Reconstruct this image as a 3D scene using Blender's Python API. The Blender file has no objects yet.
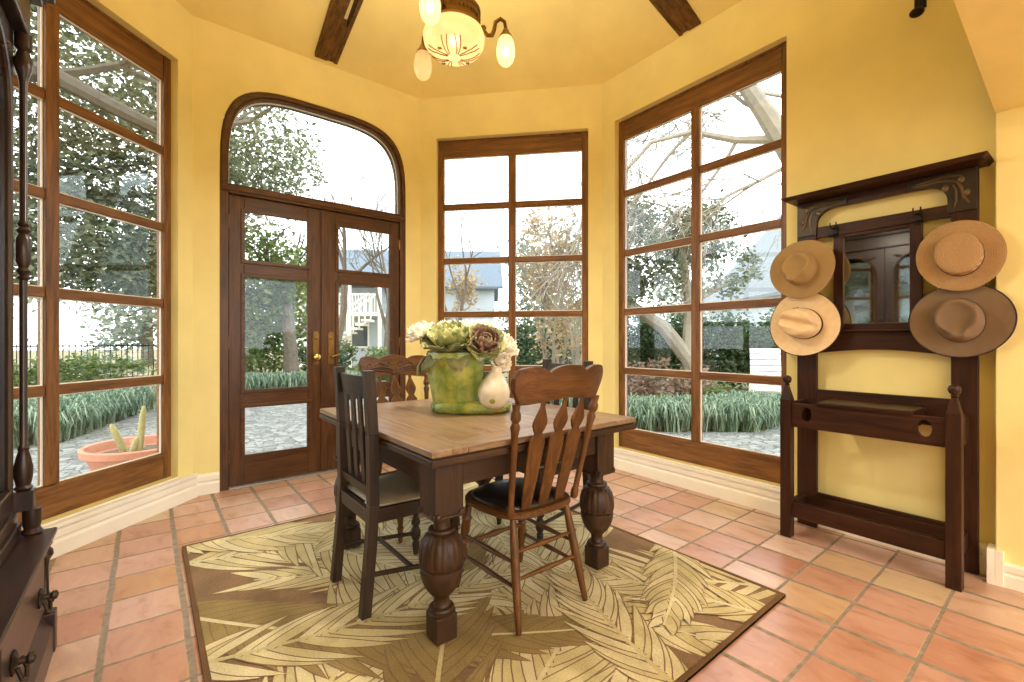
import bpy, bmesh, math, random
from math import sin, cos, pi, radians, sqrt, atan2
from mathutils import Vector, Matrix, Euler
from mathutils.geometry import tessellate_polygon

random.seed(7)
SC = bpy.context.scene
COL = SC.collection

# ------------------------------------------------------------------ camera, sky, exposure
cam_d = bpy.data.cameras.new('camera')
cam = bpy.data.objects.new('camera', cam_d)
COL.objects.link(cam)
cam.location = (0, 0, 1.16)
cam.rotation_euler = (radians(90), 0, radians(51.3))
cam_d.sensor_width = 36.0
cam_d.lens = 16.0
cam_d.clip_start = 0.02
cam_d.clip_end = 400
SC.camera = cam

world = bpy.data.worlds.new('overcast_sky')
SC.world = world
world.use_nodes = True
wn = world.node_tree
wn.nodes.clear()
w_out = wn.nodes.new('ShaderNodeOutputWorld')
w_bg = wn.nodes.new('ShaderNodeBackground')
w_tc = wn.nodes.new('ShaderNodeTexCoord')
w_no = wn.nodes.new('ShaderNodeTexNoise')
w_no.inputs['Scale'].default_value = 2.6
w_no.inputs['Detail'].default_value = 4
w_cr = wn.nodes.new('ShaderNodeValToRGB')
w_cr.color_ramp.elements[0].position = 0.38
w_cr.color_ramp.elements[0].color = (0.80, 0.90, 1.0, 1)
w_cr.color_ramp.elements[1].position = 0.62
w_cr.color_ramp.elements[1].color = (1.0, 1.0, 1.0, 1)
wn.links.new(w_tc.outputs['Generated'], w_no.inputs['Vector'])
wn.links.new(w_no.outputs['Fac'], w_cr.inputs['Fac'])
wn.links.new(w_cr.outputs['Color'], w_bg.inputs['Color'])
w_bg.inputs['Strength'].default_value = 2.45
wn.links.new(w_bg.outputs[0], w_out.inputs[0])

SC.view_settings.view_transform = 'Standard'
SC.view_settings.look = 'None'
SC.view_settings.gamma = 1.0
SC.view_settings.use_curve_mapping = False
SC.view_settings.exposure = 0.90
# unseen warm fill lights, added behind the camera to brighten the room
for i, (lx, ly) in enumerate(((3.0, -1.0), (3.0, 1.8), (4.2, 0.6))):
    ld = bpy.data.lights.new('added_fill_light', 'AREA'); ld.shape = 'DISK'; ld.size = 0.7; ld.energy = 42; ld.color = (1.0, 0.97, 0.92)
    lo = bpy.data.objects.new('added_fill_light', ld); lo.location = (lx, ly, 2.70); COL.objects.link(lo)
SC.cycles.max_bounces = 10
SC.cycles.diffuse_bounces = 6
SC.cycles.transparent_max_bounces = 24
SC.cycles.sample_clamp_indirect = 6.0

# ------------------------------------------------------------------ node helpers
def newmat(name):
    m = bpy.data.materials.new(name)
    m.use_nodes = True
    nt = m.node_tree
    nt.nodes.clear()
    out = nt.nodes.new('ShaderNodeOutputMaterial')
    return m, nt, out

def nd(nt, t, ins=None, **props):
    n = nt.nodes.new(t)
    for k, v in props.items():
        setattr(n, k, v)
    if ins:
        for k, v in ins.items():
            s = n.inputs[k]
            if isinstance(v, bpy.types.NodeSocket):
                nt.links.new(v, s)
            else:
                s.default_value = v
    return n

def mth(nt, op, a, b=None, c=None):
    n = nt.nodes.new('ShaderNodeMath')
    n.operation = op
    for i, v in enumerate((a, b, c)):
        if v is None:
            continue
        if isinstance(v, bpy.types.NodeSocket):
            nt.links.new(v, n.inputs[i])
        else:
            n.inputs[i].default_value = v
    return n.outputs[0]

def rgba(c):
    return (c[0], c[1], c[2], 1.0)

def ramp(nt, fac, stops, interp='LINEAR'):
    n = nt.nodes.new('ShaderNodeValToRGB')
    n.color_ramp.interpolation = interp
    els = n.color_ramp.elements
    while len(els) < len(stops):
        els.new(0.5)
    for e, (p, c) in zip(els, stops):
        e.position = p
        e.color = rgba(c)
    nt.links.new(fac, n.inputs[0])
    return n.outputs[0]

def srgb(r, g, b):
    def f(c):
        c /= 255.0
        return c / 12.92 if c <= 0.04045 else ((c + 0.055) / 1.055) ** 2.4
    return (f(r), f(g), f(b))

def bsdf(nt, out, color, rough=0.5, metal=0.0, spec=0.5, height=None, bump=0.1, dist=0.01, coat=0.0):
    b = nt.nodes.new('ShaderNodeBsdfPrincipled')
    for key, v in (('Base Color', color), ('Roughness', rough), ('Metallic', metal), ('Specular IOR Level', spec), ('Coat Weight', coat)):
        if isinstance(v, bpy.types.NodeSocket):
            nt.links.new(v, b.inputs[key])
        elif key == 'Base Color':
            b.inputs[key].default_value = rgba(v)
        else:
            b.inputs[key].default_value = v
    if height is not None:
        bp = nd(nt, 'ShaderNodeBump', {'Strength': bump, 'Distance': dist, 'Height': height})
        nt.links.new(bp.outputs[0], b.inputs['Normal'])
    nt.links.new(b.outputs[0], out.inputs[0])
    return b

def coords(nt, kind='Object', scale=(1, 1, 1), rot=(0, 0, 0)):
    tc = nt.nodes.new('ShaderNodeTexCoord')
    mp = nd(nt, 'ShaderNodeMapping', {'Vector': tc.outputs[kind], 'Scale': scale, 'Rotation': rot})
    return mp.outputs[0]

def noise(nt, vec, scale=5.0, detail=4.0, rough=0.5, dist=0.0):
    n = nd(nt, 'ShaderNodeTexNoise', {'Vector': vec, 'Scale': scale, 'Detail': detail, 'Roughness': rough, 'Distortion': dist})
    return n.outputs['Fac']

def plain(name, c, rough=0.5, var=0.12, scale=8.0, metal=0.0, bump=0.05, spec=0.5):
    m, nt, out = newmat(name)
    v = coords(nt)
    f = noise(nt, v, scale, 5)
    lo = tuple(x * (1 - var) for x in c)
    hi = tuple(min(1, x * (1 + var)) for x in c)
    bsdf(nt, out, ramp(nt, f, [(0.3, lo), (0.7, hi)]), rough, metal, spec, noise(nt, v, scale * 6, 3), bump, 0.004)
    return m

_wood = {}
def wood(key, dark, light, axis='z', rough=0.35, grain=1.0, wear=None, spec=0.5):
    """streaky timber; axis = direction of the grain in the part's own space"""
    k = (key, axis)
    if k in _wood:
        return _wood[k]
    m, nt, out = newmat('%s_wood_%s' % (key, axis))
    sc = {'x': (1.2, 14, 14), 'y': (14, 1.2, 14), 'z': (14, 14, 1.2)}[axis]
    v = coords(nt, 'Object', sc)
    f1 = noise(nt, v, 2.2 * grain, 6, 0.6, 0.8)
    f2 = noise(nt, v, 9.0 * grain, 3, 0.7)
    f = mth(nt, 'ADD', mth(nt, 'MULTIPLY', f1, 0.72), mth(nt, 'MULTIPLY', f2, 0.28))
    mid = tuple((a + b) / 2 for a, b in zip(dark, light))
    c = ramp(nt, f, [(0.34, dark), (0.5, mid), (0.66, light)])
    if wear:
        fw = noise(nt, coords(nt, 'Object', (1, 1, 1)), 3.0, 5, 0.65)
        fm = nd(nt, 'ShaderNodeMapRange', {'Value': fw, 'From Min': 0.45, 'From Max': 0.7}).outputs[0]
        mx = nd(nt, 'ShaderNodeMix', data_type='RGBA')
        nt.links.new(fm, mx.inputs[0]); nt.links.new(c, mx.inputs[6]); mx.inputs[7].default_value = rgba(wear)
        c = mx.outputs[2]
    bsdf(nt, out, c, rough, 0, spec, f, 0.12, 0.004)
    _wood[k] = m
    return m

def W_OAK(a): return wood('window_oak', srgb(82, 52, 24), srgb(148, 100, 52), a, 0.40, 0.9, None, 0.35)
def W_DOOR(a): return wood('door_mahogany', srgb(60, 35, 15), srgb(104, 65, 29), a, 0.36, 1.0, None, 0.35)
def W_TOP(a): return wood('worn_table_top', srgb(92, 66, 46), srgb(162, 132, 102), a, 0.32, 1.3, srgb(146, 122, 98))
def W_TABLE(a): return wood('dark_table', srgb(30, 19, 12), srgb(78, 52, 32), a, 0.45, 1.0, srgb(56, 38, 24), 0.3)
def W_DARK(a): return wood('dark_chair', srgb(30, 21, 14), srgb(64, 47, 31), a, 0.45, 1.0, None, 0.3)
def W_PRESS(a): return wood('pressed_oak', srgb(52, 30, 12), srgb(116, 74, 34), a, 0.40, 1.0, srgb(90, 56, 25), 0.35)
def W_CARVE(a): return wood('carved_oak', srgb(48, 26, 10), srgb(92, 54, 24), a, 0.45)
def W_HALL(a): return wood('hall_tree', srgb(34, 18, 11), srgb(68, 38, 22), a, 0.42, 1.0, None, 0.25)
def W_HUTCH(a): return wood('hutch', srgb(30, 19, 17), srgb(66, 44, 36), a, 0.30)
def W_BEAM(a): return wood('ceiling_beam', srgb(66, 42, 16), srgb(124, 88, 40), a, 0.55, 1.0, None, 0.2)

# ------------------------------------------------------------------ materials
def mk_plaster(name, c, var=0.06):
    m, nt, out = newmat(name)
    v = coords(nt, 'Object')
    f = noise(nt, v, 1.6, 4, 0.6)
    lo = tuple(x * (1 - var) for x in c); hi = tuple(min(1, x * (1 + var)) for x in c)
    bsdf(nt, out, ramp(nt, f, [(0.35, lo), (0.65, hi)]), 0.62, 0, 0.35, noise(nt, v, 40, 4, 0.6), 0.08, 0.004)
    return m
M_WALL = mk_plaster('yellow_plaster', srgb(239, 222, 151))
M_CEIL = mk_plaster('ceiling_plaster', srgb(240, 218, 138))
M_WHITE = plain('cream_paint', srgb(246, 240, 224), 0.4, 0.03, 6, bump=0.03)

def mk_floor():
    m, nt, out = newmat('saltillo_tile')
    g = nt.nodes.new('ShaderNodeNewGeometry')
    sp = nd(nt, 'ShaderNodeSeparateXYZ', {'Vector': g.outputs['Position']})
    wob = noise(nt, g.outputs['Position'], 5.0, 2)
    wob = mth(nt, 'MULTIPLY', mth(nt, 'SUBTRACT', wob, 0.5), 0.035)
    T = 0.2575
    y = mth(nt, 'ADD', mth(nt, 'DIVIDE', mth(nt, 'SUBTRACT', sp.outputs['Y'], 0.1245), T), wob)
    x = mth(nt, 'ADD', mth(nt, 'DIVIDE', mth(nt, 'SUBTRACT', sp.outputs['X'], -0.627), T), wob)
    fy, fx = mth(nt, 'FRACT', y), mth(nt, 'FRACT', x)
    ey = mth(nt, 'MINIMUM', fy, mth(nt, 'SUBTRACT', 1.0, fy))
    ex = mth(nt, 'MINIMUM', fx, mth(nt, 'SUBTRACT', 1.0, fx))
    # the joints along X run wider than those across
    e = mth(nt, 'MINIMUM', mth(nt, 'MULTIPLY', ey, 0.62), mth(nt, 'MULTIPLY', ex, 1.05))
    rag = mth(nt, 'MULTIPLY', mth(nt, 'SUBTRACT', noise(nt, g.outputs['Position'], 45, 3), 0.5), 0.018)
    e = mth(nt, 'ADD', e, rag)
    joint = nd(nt, 'ShaderNodeMapRange', {'Value': e, 'From Min': 0.020, 'From Max': 0.034}).outputs[0]
    cell = nd(nt, 'ShaderNodeCombineXYZ', {'X': mth(nt, 'FLOOR', x), 'Y': mth(nt, 'FLOOR', y)})
    wnz = nd(nt, 'ShaderNodeTexWhiteNoise', {'Vector': cell.outputs[0]}, noise_dimensions='2D')
    base = ramp(nt, wnz.outputs['Value'], [(0.0, srgb(190, 140, 116)), (0.3, srgb(212, 172, 156)), (0.55, srgb(182, 126, 100)),
                                           (0.75, srgb(214, 182, 164)), (0.92, srgb(194, 146, 112)), (1.0, srgb(208, 182, 148))])
    off = nd(nt, 'ShaderNodeVectorMath', {0: g.outputs['Position'], 1: wnz.outputs['Color']}, operation='ADD')
    mpv = nd(nt, 'ShaderNodeMapping', {'Vector': off.outputs[0], 'Scale': (1.0, 2.2, 1.0)})
    st = noise(nt, mpv.outputs[0], 5.5, 5, 0.62, 0.5)
    mott = ramp(nt, st, [(0.30, (0.74, 0.64, 0.54)), (0.47, (0.98, 0.96, 0.94)), (0.56, (1, 1, 1)), (0.68, (1.10, 1.18, 1.12))])
    mx = nd(nt, 'ShaderNodeMix', data_type='RGBA', blend_type='MULTIPLY')
    mx.inputs[0].default_value = 1.0
    nt.links.new(base, mx.inputs[6]); nt.links.new(mott, mx.inputs[7])
    grout = ramp(nt, noise(nt, g.outputs['Position'], 30, 3), [(0.3, srgb(122, 108, 92)), (0.7, srgb(158, 142, 122))])
    m2 = nd(nt, 'ShaderNodeMix', data_type='RGBA')
    nt.links.new(joint, m2.inputs[0]); nt.links.new(grout, m2.inputs[6]); nt.links.new(mx.outputs[2], m2.inputs[7])
    rgh = nd(nt, 'ShaderNodeMapRange', {'Value': joint, 'To Min': 0.85, 'To Max': 0.31}).outputs[0]
    h = mth(nt, 'ADD', mth(nt, 'MULTIPLY', joint, 1.0), mth(nt, 'MULTIPLY', noise(nt, g.outputs['Position'], 9, 4), 0.5))
    bsdf(nt, out, m2.outputs[2], rgh, 0, 0.75, h, 0.35, 0.006)
    return m
M_FLOOR = mk_floor()

def mk_glass(name, tint=(0.97, 0.99, 0.98), refl=0.05, rough=0.01):
    m, nt, out = newmat(name)
    tr = nd(nt, 'ShaderNodeBsdfTransparent', {'Color': rgba(tint)})
    gl = nd(nt, 'ShaderNodeBsdfGlossy', {'Color': (1, 1, 1, 1), 'Roughness': rough})
    fr = nd(nt, 'ShaderNodeFresnel', {'IOR': 1.22})
    fac = mth(nt, 'ADD', fr.outputs[0], refl * 0.2)
    mx = nd(nt, 'ShaderNodeMixShader', {0: fac, 1: tr.outputs[0], 2: gl.outputs[0]})
    nt.links.new(mx.outputs[0], out.inputs[0])
    return m
M_GLASS = mk_glass('window_glass')
M_HGLASS = mk_glass('cabinet_glass', (0.55, 0.64, 0.61), 1.4)

def mk_mirror():
    m, nt, out = newmat('old_mirror')
    v = coords(nt)
    c = ramp(nt, noise(nt, v, 6, 4), [(0.3, (0.80, 0.80, 0.76)), (0.7, (0.88, 0.88, 0.85))])
    bsdf(nt, out, c, 0.03, 1.0)
    return m
M_MIRROR = mk_mirror()

M_IRON = plain('wrought_iron', srgb(36, 32, 30), 0.5, 0.2, 20, 0.6)
M_BRASS = plain('aged_brass', srgb(128, 96, 54), 0.35, 0.25, 14, 0.9)
M_KNOB = plain('brass_knob', srgb(196, 164, 96), 0.25, 0.1, 14, 0.9)
M_STEEL = plain('threshold_metal', srgb(168, 164, 158), 0.45, 0.08, 10, 0.6)
M_BRACKET = plain('cast_bronze', srgb(58, 46, 34), 0.42, 0.3, 16, 0.5)
M_RELIEF = plain('rubbed_bronze', srgb(104, 84, 56), 0.4, 0.3, 16, 0.5)
M_LEATHER = plain('black_leather', srgb(38, 34, 32), 0.28, 0.2, 10, bump=0.15)
M_HIDE = plain('grey_green_leather', srgb(136, 124, 102), 0.34, 0.22, 7, bump=0.1)
M_BLACK = plain('dark_gap', srgb(14, 11, 9), 0.9, 0.1)
M_FELT_TAN = plain('tan_felt', srgb(164, 130, 86), 0.9, 0.07, 14)
M_FELT_BROWN = plain('brown_felt', srgb(122, 98, 72), 0.9, 0.08, 14)
M_FELT_LIGHT = plain('khaki_felt', srgb(158, 128, 82), 0.9, 0.06, 14)
M_PALM = plain('cream_palm_straw', srgb(224, 194, 150), 0.75, 0.06, 30)
M_RIBBON = plain('dark_brown_ribbon', srgb(52, 34, 24), 0.7, 0.15)
M_CORD = plain('black_edge_binding', srgb(34, 26, 22), 0.7, 0.1)

def mk_straw():
    m, nt, out = newmat('woven_straw')
    tc = nt.nodes.new('ShaderNodeTexCoord')
    wv = nd(nt, 'ShaderNodeTexWave', {'Vector': tc.outputs['Object'], 'Scale': 62.0, 'Distortion': 1.6, 'Detail': 2.0}, wave_type='RINGS', rings_direction='Z')
    n = noise(nt, tc.outputs['Object'], 120, 2)
    f = mth(nt, 'ADD', mth(nt, 'MULTIPLY', wv.outputs['Fac'], 0.6), mth(nt, 'MULTIPLY', n, 0.4))
    bsdf(nt, out, ramp(nt, f, [(0.2, srgb(146, 110, 70)), (0.6, srgb(176, 140, 96)), (0.85, srgb(192, 158, 112))]), 0.7, 0, 0.3, f, 0.5, 0.004)
    return m
M_STRAW = mk_straw()

def mk_ceramic():
    m, nt, out = newmat('green_majolica')
    v = coords(nt)
    f = noise(nt, v, 9, 4, 0.6, 0.4)
    c = ramp(nt, f, [(0.25, srgb(74, 98, 34)), (0.42, srgb(126, 144, 56)), (0.55, srgb(162, 168, 74)), (0.72, srgb(184, 174, 82)), (0.85, srgb(204, 194, 122))])
    bsdf(nt, out, c, 0.24, 0, 0.5, noise(nt, v, 26, 5, 0.65), 0.7, 0.012, 0.3)
    return m
M_CERAMIC = mk_ceramic()

def mk_gourd():
    m, nt, out = newmat('cream_glaze')
    v = coords(nt)
    c = ramp(nt, noise(nt, v, 12, 4), [(0.3, srgb(222, 206, 182)), (0.55, srgb(242, 236, 224)), (0.8, srgb(248, 244, 236))])
    bsdf(nt, out, c, 0.25, 0, 0.5, coat=0.3)
    return m
M_GOURD = mk_gourd()

def mk_leaf(name, cols, rough=0.6, transl=0.35, stops=None):
    m, nt, out = newmat(name)
    g = nt.nodes.new('ShaderNodeNewGeometry')
    n = len(cols)
    c = ramp(nt, g.outputs['Random Per Island'], [(i / max(1, n - 1), col) for i, col in enumerate(cols)])
    d = nd(nt, 'ShaderNodeBsdfPrincipled', {'Base Color': c, 'Roughness': rough})
    t = nd(nt, 'ShaderNodeBsdfTranslucent', {'Color': c})
    mx = nd(nt, 'ShaderNodeMixShader', {0: transl, 1: d.outputs[0], 2: t.outputs[0]})
    nt.links.new(mx.outputs[0], out.inputs[0])
    return m
M_LEAF_OAK = mk_leaf('live_oak_leaves', [srgb(66, 80, 58), srgb(104, 114, 86), srgb(138, 142, 110), srgb(86, 100, 74)])
M_LEAF_GREEN = mk_leaf('green_leaves', [srgb(54, 82, 38), srgb(98, 122, 60), srgb(140, 150, 88), srgb(76, 104, 52)])
M_LEAF_DARK = mk_leaf('dark_hedge_leaves', [srgb(34, 54, 30), srgb(58, 84, 46), srgb(84, 108, 64), srgb(46, 70, 38)])
M_LEAF_TAN = mk_leaf('winter_tan_leaves', [srgb(156, 128, 98), srgb(188, 160, 128), srgb(168, 150, 110), srgb(204, 184, 160)])
M_LEAF_RUST = mk_leaf('rusty_shrub_leaves', [srgb(112, 84, 66), srgb(150, 118, 100), srgb(126, 104, 76), srgb(170, 144, 130)])
M_LEAF_FAR = mk_leaf('distant_leaves', [srgb(120, 132, 112), srgb(148, 156, 136), srgb(166, 166, 148), srgb(134, 146, 128)])
M_LEAF_STRAP = mk_leaf('strap_leaves', [srgb(66, 92, 66), srgb(110, 134, 104), srgb(176, 190, 160), srgb(84, 110, 82)], 0.4)
M_BARK = plain('grey_bark', srgb(110, 98, 84), 0.9, 0.25, 12, bump=0.4)
M_BARK_OAK = plain('dark_oak_bark', srgb(82, 74, 62), 0.9, 0.25, 12, bump=0.4)
M_BARK_PALE = plain('pale_bark', srgb(150, 138, 122), 0.8, 0.15, 10, bump=0.2)

# artificial cabbage petals
def mk_petal(name, lo, hi):
    m, nt, out = newmat(name)
    v = coords(nt)
    g = nt.nodes.new('ShaderNodeNewGeometry')
    f = mth(nt, 'ADD', mth(nt, 'MULTIPLY', noise(nt, v, 30, 4), 0.6), mth(nt, 'MULTIPLY', g.outputs['Random Per Island'], 0.4))
    bsdf(nt, out, ramp(nt, f, [(0.25, lo), (0.7, hi)]), 0.5, 0, 0.4, noise(nt, v, 60, 3), 0.3, 0.004)
    return m
M_PETAL_G = mk_petal('green_petal', srgb(92, 104, 40), srgb(214, 212, 148))
M_PETAL_P = mk_petal('purple_petal', srgb(104, 66, 66), srgb(186, 164, 128))
M_PETAL_C = mk_petal('cream_petal', srgb(240, 226, 200), srgb(254, 250, 240))
M_PETAL_L = mk_petal('olive_leaf', srgb(84, 92, 52), srgb(160, 158, 108))

# lamp glass
def mk_shade(name, strength, pattern=False):
    m, nt, out = newmat(name)
    v = coords(nt)
    col = (1.0, 0.66, 0.28)
    em = nd(nt, 'ShaderNodeEmission', {'Color': rgba(col), 'Strength': strength})
    tl = nd(nt, 'ShaderNodeBsdfTranslucent', {'Color': (0.80, 0.66, 0.46, 1)})
    gl = nd(nt, 'ShaderNodeBsdfGlossy', {'Color': (1, 1, 1, 1), 'Roughness': 0.2})
    tp = nd(nt, 'ShaderNodeBsdfTransparent', {'Color': (1, 0.95, 0.85, 1)})
    a = nd(nt, 'ShaderNodeMixShader', {0: 0.35, 1: tl.outputs[0], 2: tp.outputs[0]})
    b = nd(nt, 'ShaderNodeMixShader', {0: 0.08, 1: a.outputs[0], 2: gl.outputs[0]})
    ad = nd(nt, 'ShaderNodeAddShader', {0: b.outputs[0], 1: em.outputs[0]})
    nt.links.new(ad.outputs[0], out.inputs[0])
    return m
M_SHADE = mk_shade('lit_frosted_shade', 0.40)
M_SHADE_DIM = mk_shade('frosted_shade', 0.20)
M_BOWL = mk_shade('cut_glass_bowl', 0.24)
M_CUT = plain('cut_glass_grooves', srgb(150, 108, 60), 0.3, 0.1)
m_, nt_, out_ = newmat('lit_bulb')
e_ = nd(nt_, 'ShaderNodeEmission', {'Color': (1.0, 0.86, 0.62, 1), 'Strength': 6.0})
nt_.links.new(e_.outputs[0], out_.inputs[0])
M_BULB = m_

# ------------------------------------------------------------------ mesh builder
class MB:
    def __init__(s):
        s.v, s.f, s.m, s.sm = [], [], [], []

    def add(s, verts, faces, mat=0, smooth=False, M=None):
        o = len(s.v)
        if M is not None:
            verts = [M @ Vector(p) for p in verts]
        s.v.extend([tuple(p) for p in verts])
        for f in faces:
            s.f.append([i + o for i in f]); s.m.append(mat); s.sm.append(smooth)
        return s

    def box(s, x0, x1, y0, y1, z0, z1, mat=0, M=None):
        v = [(x0, y0, z0), (x1, y0, z0), (x1, y1, z0), (x0, y1, z0), (x0, y0, z1), (x1, y0, z1), (x1, y1, z1), (x0, y1, z1)]
        return s.add(v, [(0, 3, 2, 1), (4, 5, 6, 7), (0, 1, 5, 4), (1, 2, 6, 5), (2, 3, 7, 6), (3, 0, 4, 7)], mat, False, M)

    def hexa(s, bot, top, mat=0, M=None):
        """eight corners: four below, four above, both counter-clockwise from above"""
        return s.add(list(bot) + list(top), [(0, 3, 2, 1), (4, 5, 6, 7), (0, 1, 5, 4), (1, 2, 6, 5), (2, 3, 7, 6), (3, 0, 4, 7)], mat, False, M)

    def lathe(s, prof, seg=24, mat=0, M=None, smooth=True, rib=None, cap0=True, cap1=True, sx=1.0, sy=1.0):
        vs, fs = [], []
        n = len(prof)
        for i, (r, z) in enumerate(prof):
            for k in range(seg):
                a = 2 * pi * k / seg
                rr = r * (rib(a, i, z) if rib else 1.0)
                vs.append((rr * cos(a) * sx, rr * sin(a) * sy, z))
        for i in range(n - 1):
            for k in range(seg):
                k2 = (k + 1) % seg
                fs.append((i * seg + k, i * seg + k2, (i + 1) * seg + k2, (i + 1) * seg + k))
        if cap0: fs.append(tuple(reversed(range(seg))))
        if cap1: fs.append(tuple(range((n - 1) * seg, n * seg)))
        return s.add(vs, fs, mat, smooth, M)

    def tube(s, pts, rad, seg=10, mat=0, M=None, smooth=True, flat=None):
        pts = [Vector(p) for p in pts]
        n = len(pts)
        if not hasattr(rad, '__len__'): rad = [rad] * n
        vs, fs = [], []
        t0 = (pts[1] - pts[0]).normalized()
        ref = Vector((0, 0, 1)) if abs(t0.z) < 0.9 else Vector((1, 0, 0))
        u = t0.cross(ref).normalized()
        for i in range(n):
            if i == 0: t = pts[1] - pts[0]
            elif i == n - 1: t = pts[-1] - pts[-2]
            else: t = pts[i + 1] - pts[i - 1]
            t = t.normalized()
            u = (u - t * u.dot(t)).normalized()
            w = t.cross(u)
            for k in range(seg):
                a = 2 * pi * k / seg
                vs.append(pts[i] + (u * cos(a) + w * sin(a)) * rad[i])
        for i in range(n - 1):
            for k in range(seg):
                k2 = (k + 1) % seg
                fs.append((i * seg + k, i * seg + k2, (i + 1) * seg + k2, (i + 1) * seg + k))
        fs.append(tuple(reversed(range(seg)))); fs.append(tuple(range((n - 1) * seg, n * seg)))
        return s.add(vs, fs, mat, smooth, M)

    def prism(s, outline, y0, y1, mat=0, M=None, holes=(), smooth=False):
        """outline (and holes) given in x,z; extruded along y from y0 (front) to y1"""
        loops = [outline] + list(holes)
        flat = [p for lp in loops for p in lp]
        n = len(flat)
        vs = [(p[0], y0, p[1]) for p in flat] + [(p[0], y1, p[1]) for p in flat]
        fs = []
        if len(loops) == 1 and len(outline) <= 4:
            tris = [tuple(range(n))]
        else:
            tris = tessellate_polygon([[Vector((p[0], p[1], 0)) for p in lp] for lp in loops])
        for t in tris:
            fs.append(tuple(t)); fs.append(tuple(i + n for i in reversed(t)))
        o = 0
        for lp in loops:
            k = len(lp)
            for i in range(k):
                j = (i + 1) % k
                fs.append((o + i, o + j, o + j + n, o + i + n))
            o += k
        return s.add(vs, fs, mat, smooth, M)

    def ball(s, c, r, seg=16, rings=10, mat=0, M=None):
        rx, ry, rz = (r, r, r) if not hasattr(r, '__len__') else r
        vs, fs = [(c[0], c[1], c[2] - rz)], []
        for i in range(1, rings):
            t = pi * i / rings - pi / 2
            for k in range(seg):
                a = 2 * pi * k / seg
                vs.append((c[0] + rx * cos(t) * cos(a), c[1] + ry * cos(t) * sin(a), c[2] + rz * sin(t)))
        vs.append((c[0], c[1], c[2] + rz))
        for k in range(seg):
            fs.append((0, 1 + (k + 1) % seg, 1 + k))
            fs.append((len(vs) - 1, 1 + (rings - 2) * seg + k, 1 + (rings - 2) * seg + (k + 1) % seg))
        for i in range(rings - 2):
            for k in range(seg):
                k2 = (k + 1) % seg
                fs.append((1 + i * seg + k, 1 + i * seg + k2, 1 + (i + 1) * seg + k2, 1 + (i + 1) * seg + k))
        return s.add(vs, fs, mat, True, M)

    def build(s, name, mats, parent=None, bevel=0.0, M=None, fix=True, bseg=2, subsurf=0, sharp=35):
        if not isinstance(mats, (list, tuple)): mats = [mats]
        me = bpy.data.meshes.new(name)
        me.from_pydata(s.v, [], s.f)
        for m in mats: me.materials.append(m)
        me.polygons.foreach_set('material_index', s.m)
        me.polygons.foreach_set('use_smooth', s.sm)
        me.update()
        if fix:
            bm = bmesh.new(); bm.from_mesh(me)
            bmesh.ops.recalc_face_normals(bm, faces=bm.faces)
            bm.to_mesh(me); bm.free()
        if any(s.sm):
            me.set_sharp_from_angle(angle=radians(sharp))
        ob = bpy.data.objects.new(name, me)
        COL.objects.link(ob)
        if parent: ob.parent = parent
        if M is not None: ob.matrix_local = M
        if bevel > 0:
            b = ob.modifiers.new('bevel', 'BEVEL'); b.width = bevel; b.segments = bseg
            b.limit_method = 'ANGLE'; b.angle_limit = radians(40)
        if subsurf:
            q = ob.modifiers.new('subdivision', 'SUBSURF'); q.levels = subsurf; q.render_levels = subsurf
        return ob

def root(name, M, label=None, cat=None, group=None, kind=None):
    o = bpy.data.objects.new(name, None)
    COL.objects.link(o)
    o.empty_display_size = 0.1
    o.matrix_local = M
    tag(o, label, cat, group, kind)
    return o

def tag(o, label=None, cat=None, group=None, kind=None):
    if label: o['label'] = label
    if cat: o['category'] = cat
    if group: o['group'] = group
    if kind: o['kind'] = kind
    return o

def copy_tree(o, parent=None):
    c = o.copy(); COL.objects.link(c)
    if parent: c.parent = parent
    for ch in [x for x in COL.objects if x.parent == o]:
        copy_tree(ch, c)
    return c

def TR(x, y, z, rz=0.0):
    return Matrix.Translation((x, y, z)) @ Matrix.Rotation(rz, 4, 'Z')

# ------------------------------------------------------------------ plan of the room (X, Y in metres)
PA = Vector((-4.15, 0.263)); PB = Vector((-4.15, 2.145)); PC = Vector((-2.827, 3.363)); PD = Vector((-0.253, 3.27))
PF = Vector((-2.92, -0.967)); PE = Vector((-0.253, -0.967))
HW = 3.60          # height of the walls
TH = 0.125

def wframe(a, b):
    """x along the wall (left to right seen from the room), y outward, z up"""
    d = (b - a); L = d.length; d.normalize()
    M = Matrix(((d.x, -d.y, 0, a.x), (d.y, d.x, 0, a.y), (0, 0, 1, 0), (0, 0, 0, 1)))
    return M, L
ML, LL = wframe(PF, PA); MD, LD = wframe(PA, PB); MC, LC = wframe(PB, PC); MR, LR = wframe(PC, PD); MBk, LBk = wframe(PE, PF)

def arch_outline(x0, x1, z0, z1, zs, n=4.0, k=28):
    """rectangle with a superelliptic head springing at zs"""
    cx, hw = (x0 + x1) / 2, (x1 - x0) / 2
    pts = [(x0, z0), (x1, z0)]
    for i in range(k + 1):
        t = pi * i / k
        cx_, sx_ = cos(t), sin(t)
        px = math.copysign(abs(cx_) ** (2 / n), cx_); pz = abs(sx_) ** (2 / n)
        pts.append((cx + hw * px, zs + (z1 - zs) * pz))
    return pts

def rect(x0, x1, z0, z1):
    return [(x0, z0), (x1, z0), (x1, z1), (x0, z1)]

def wall(name, M, L, hole=None, x0=0.0, x1=None, h=HW):
    mb = MB()
    x1 = L if x1 is None else x1
    mb.prism(rect(x0, x1, -0.12, h), 0.0, TH, holes=[hole] if hole else ())
    o = mb.build(name, M_WALL, M=M)
    tag(o, kind='structure')
    return o

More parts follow.
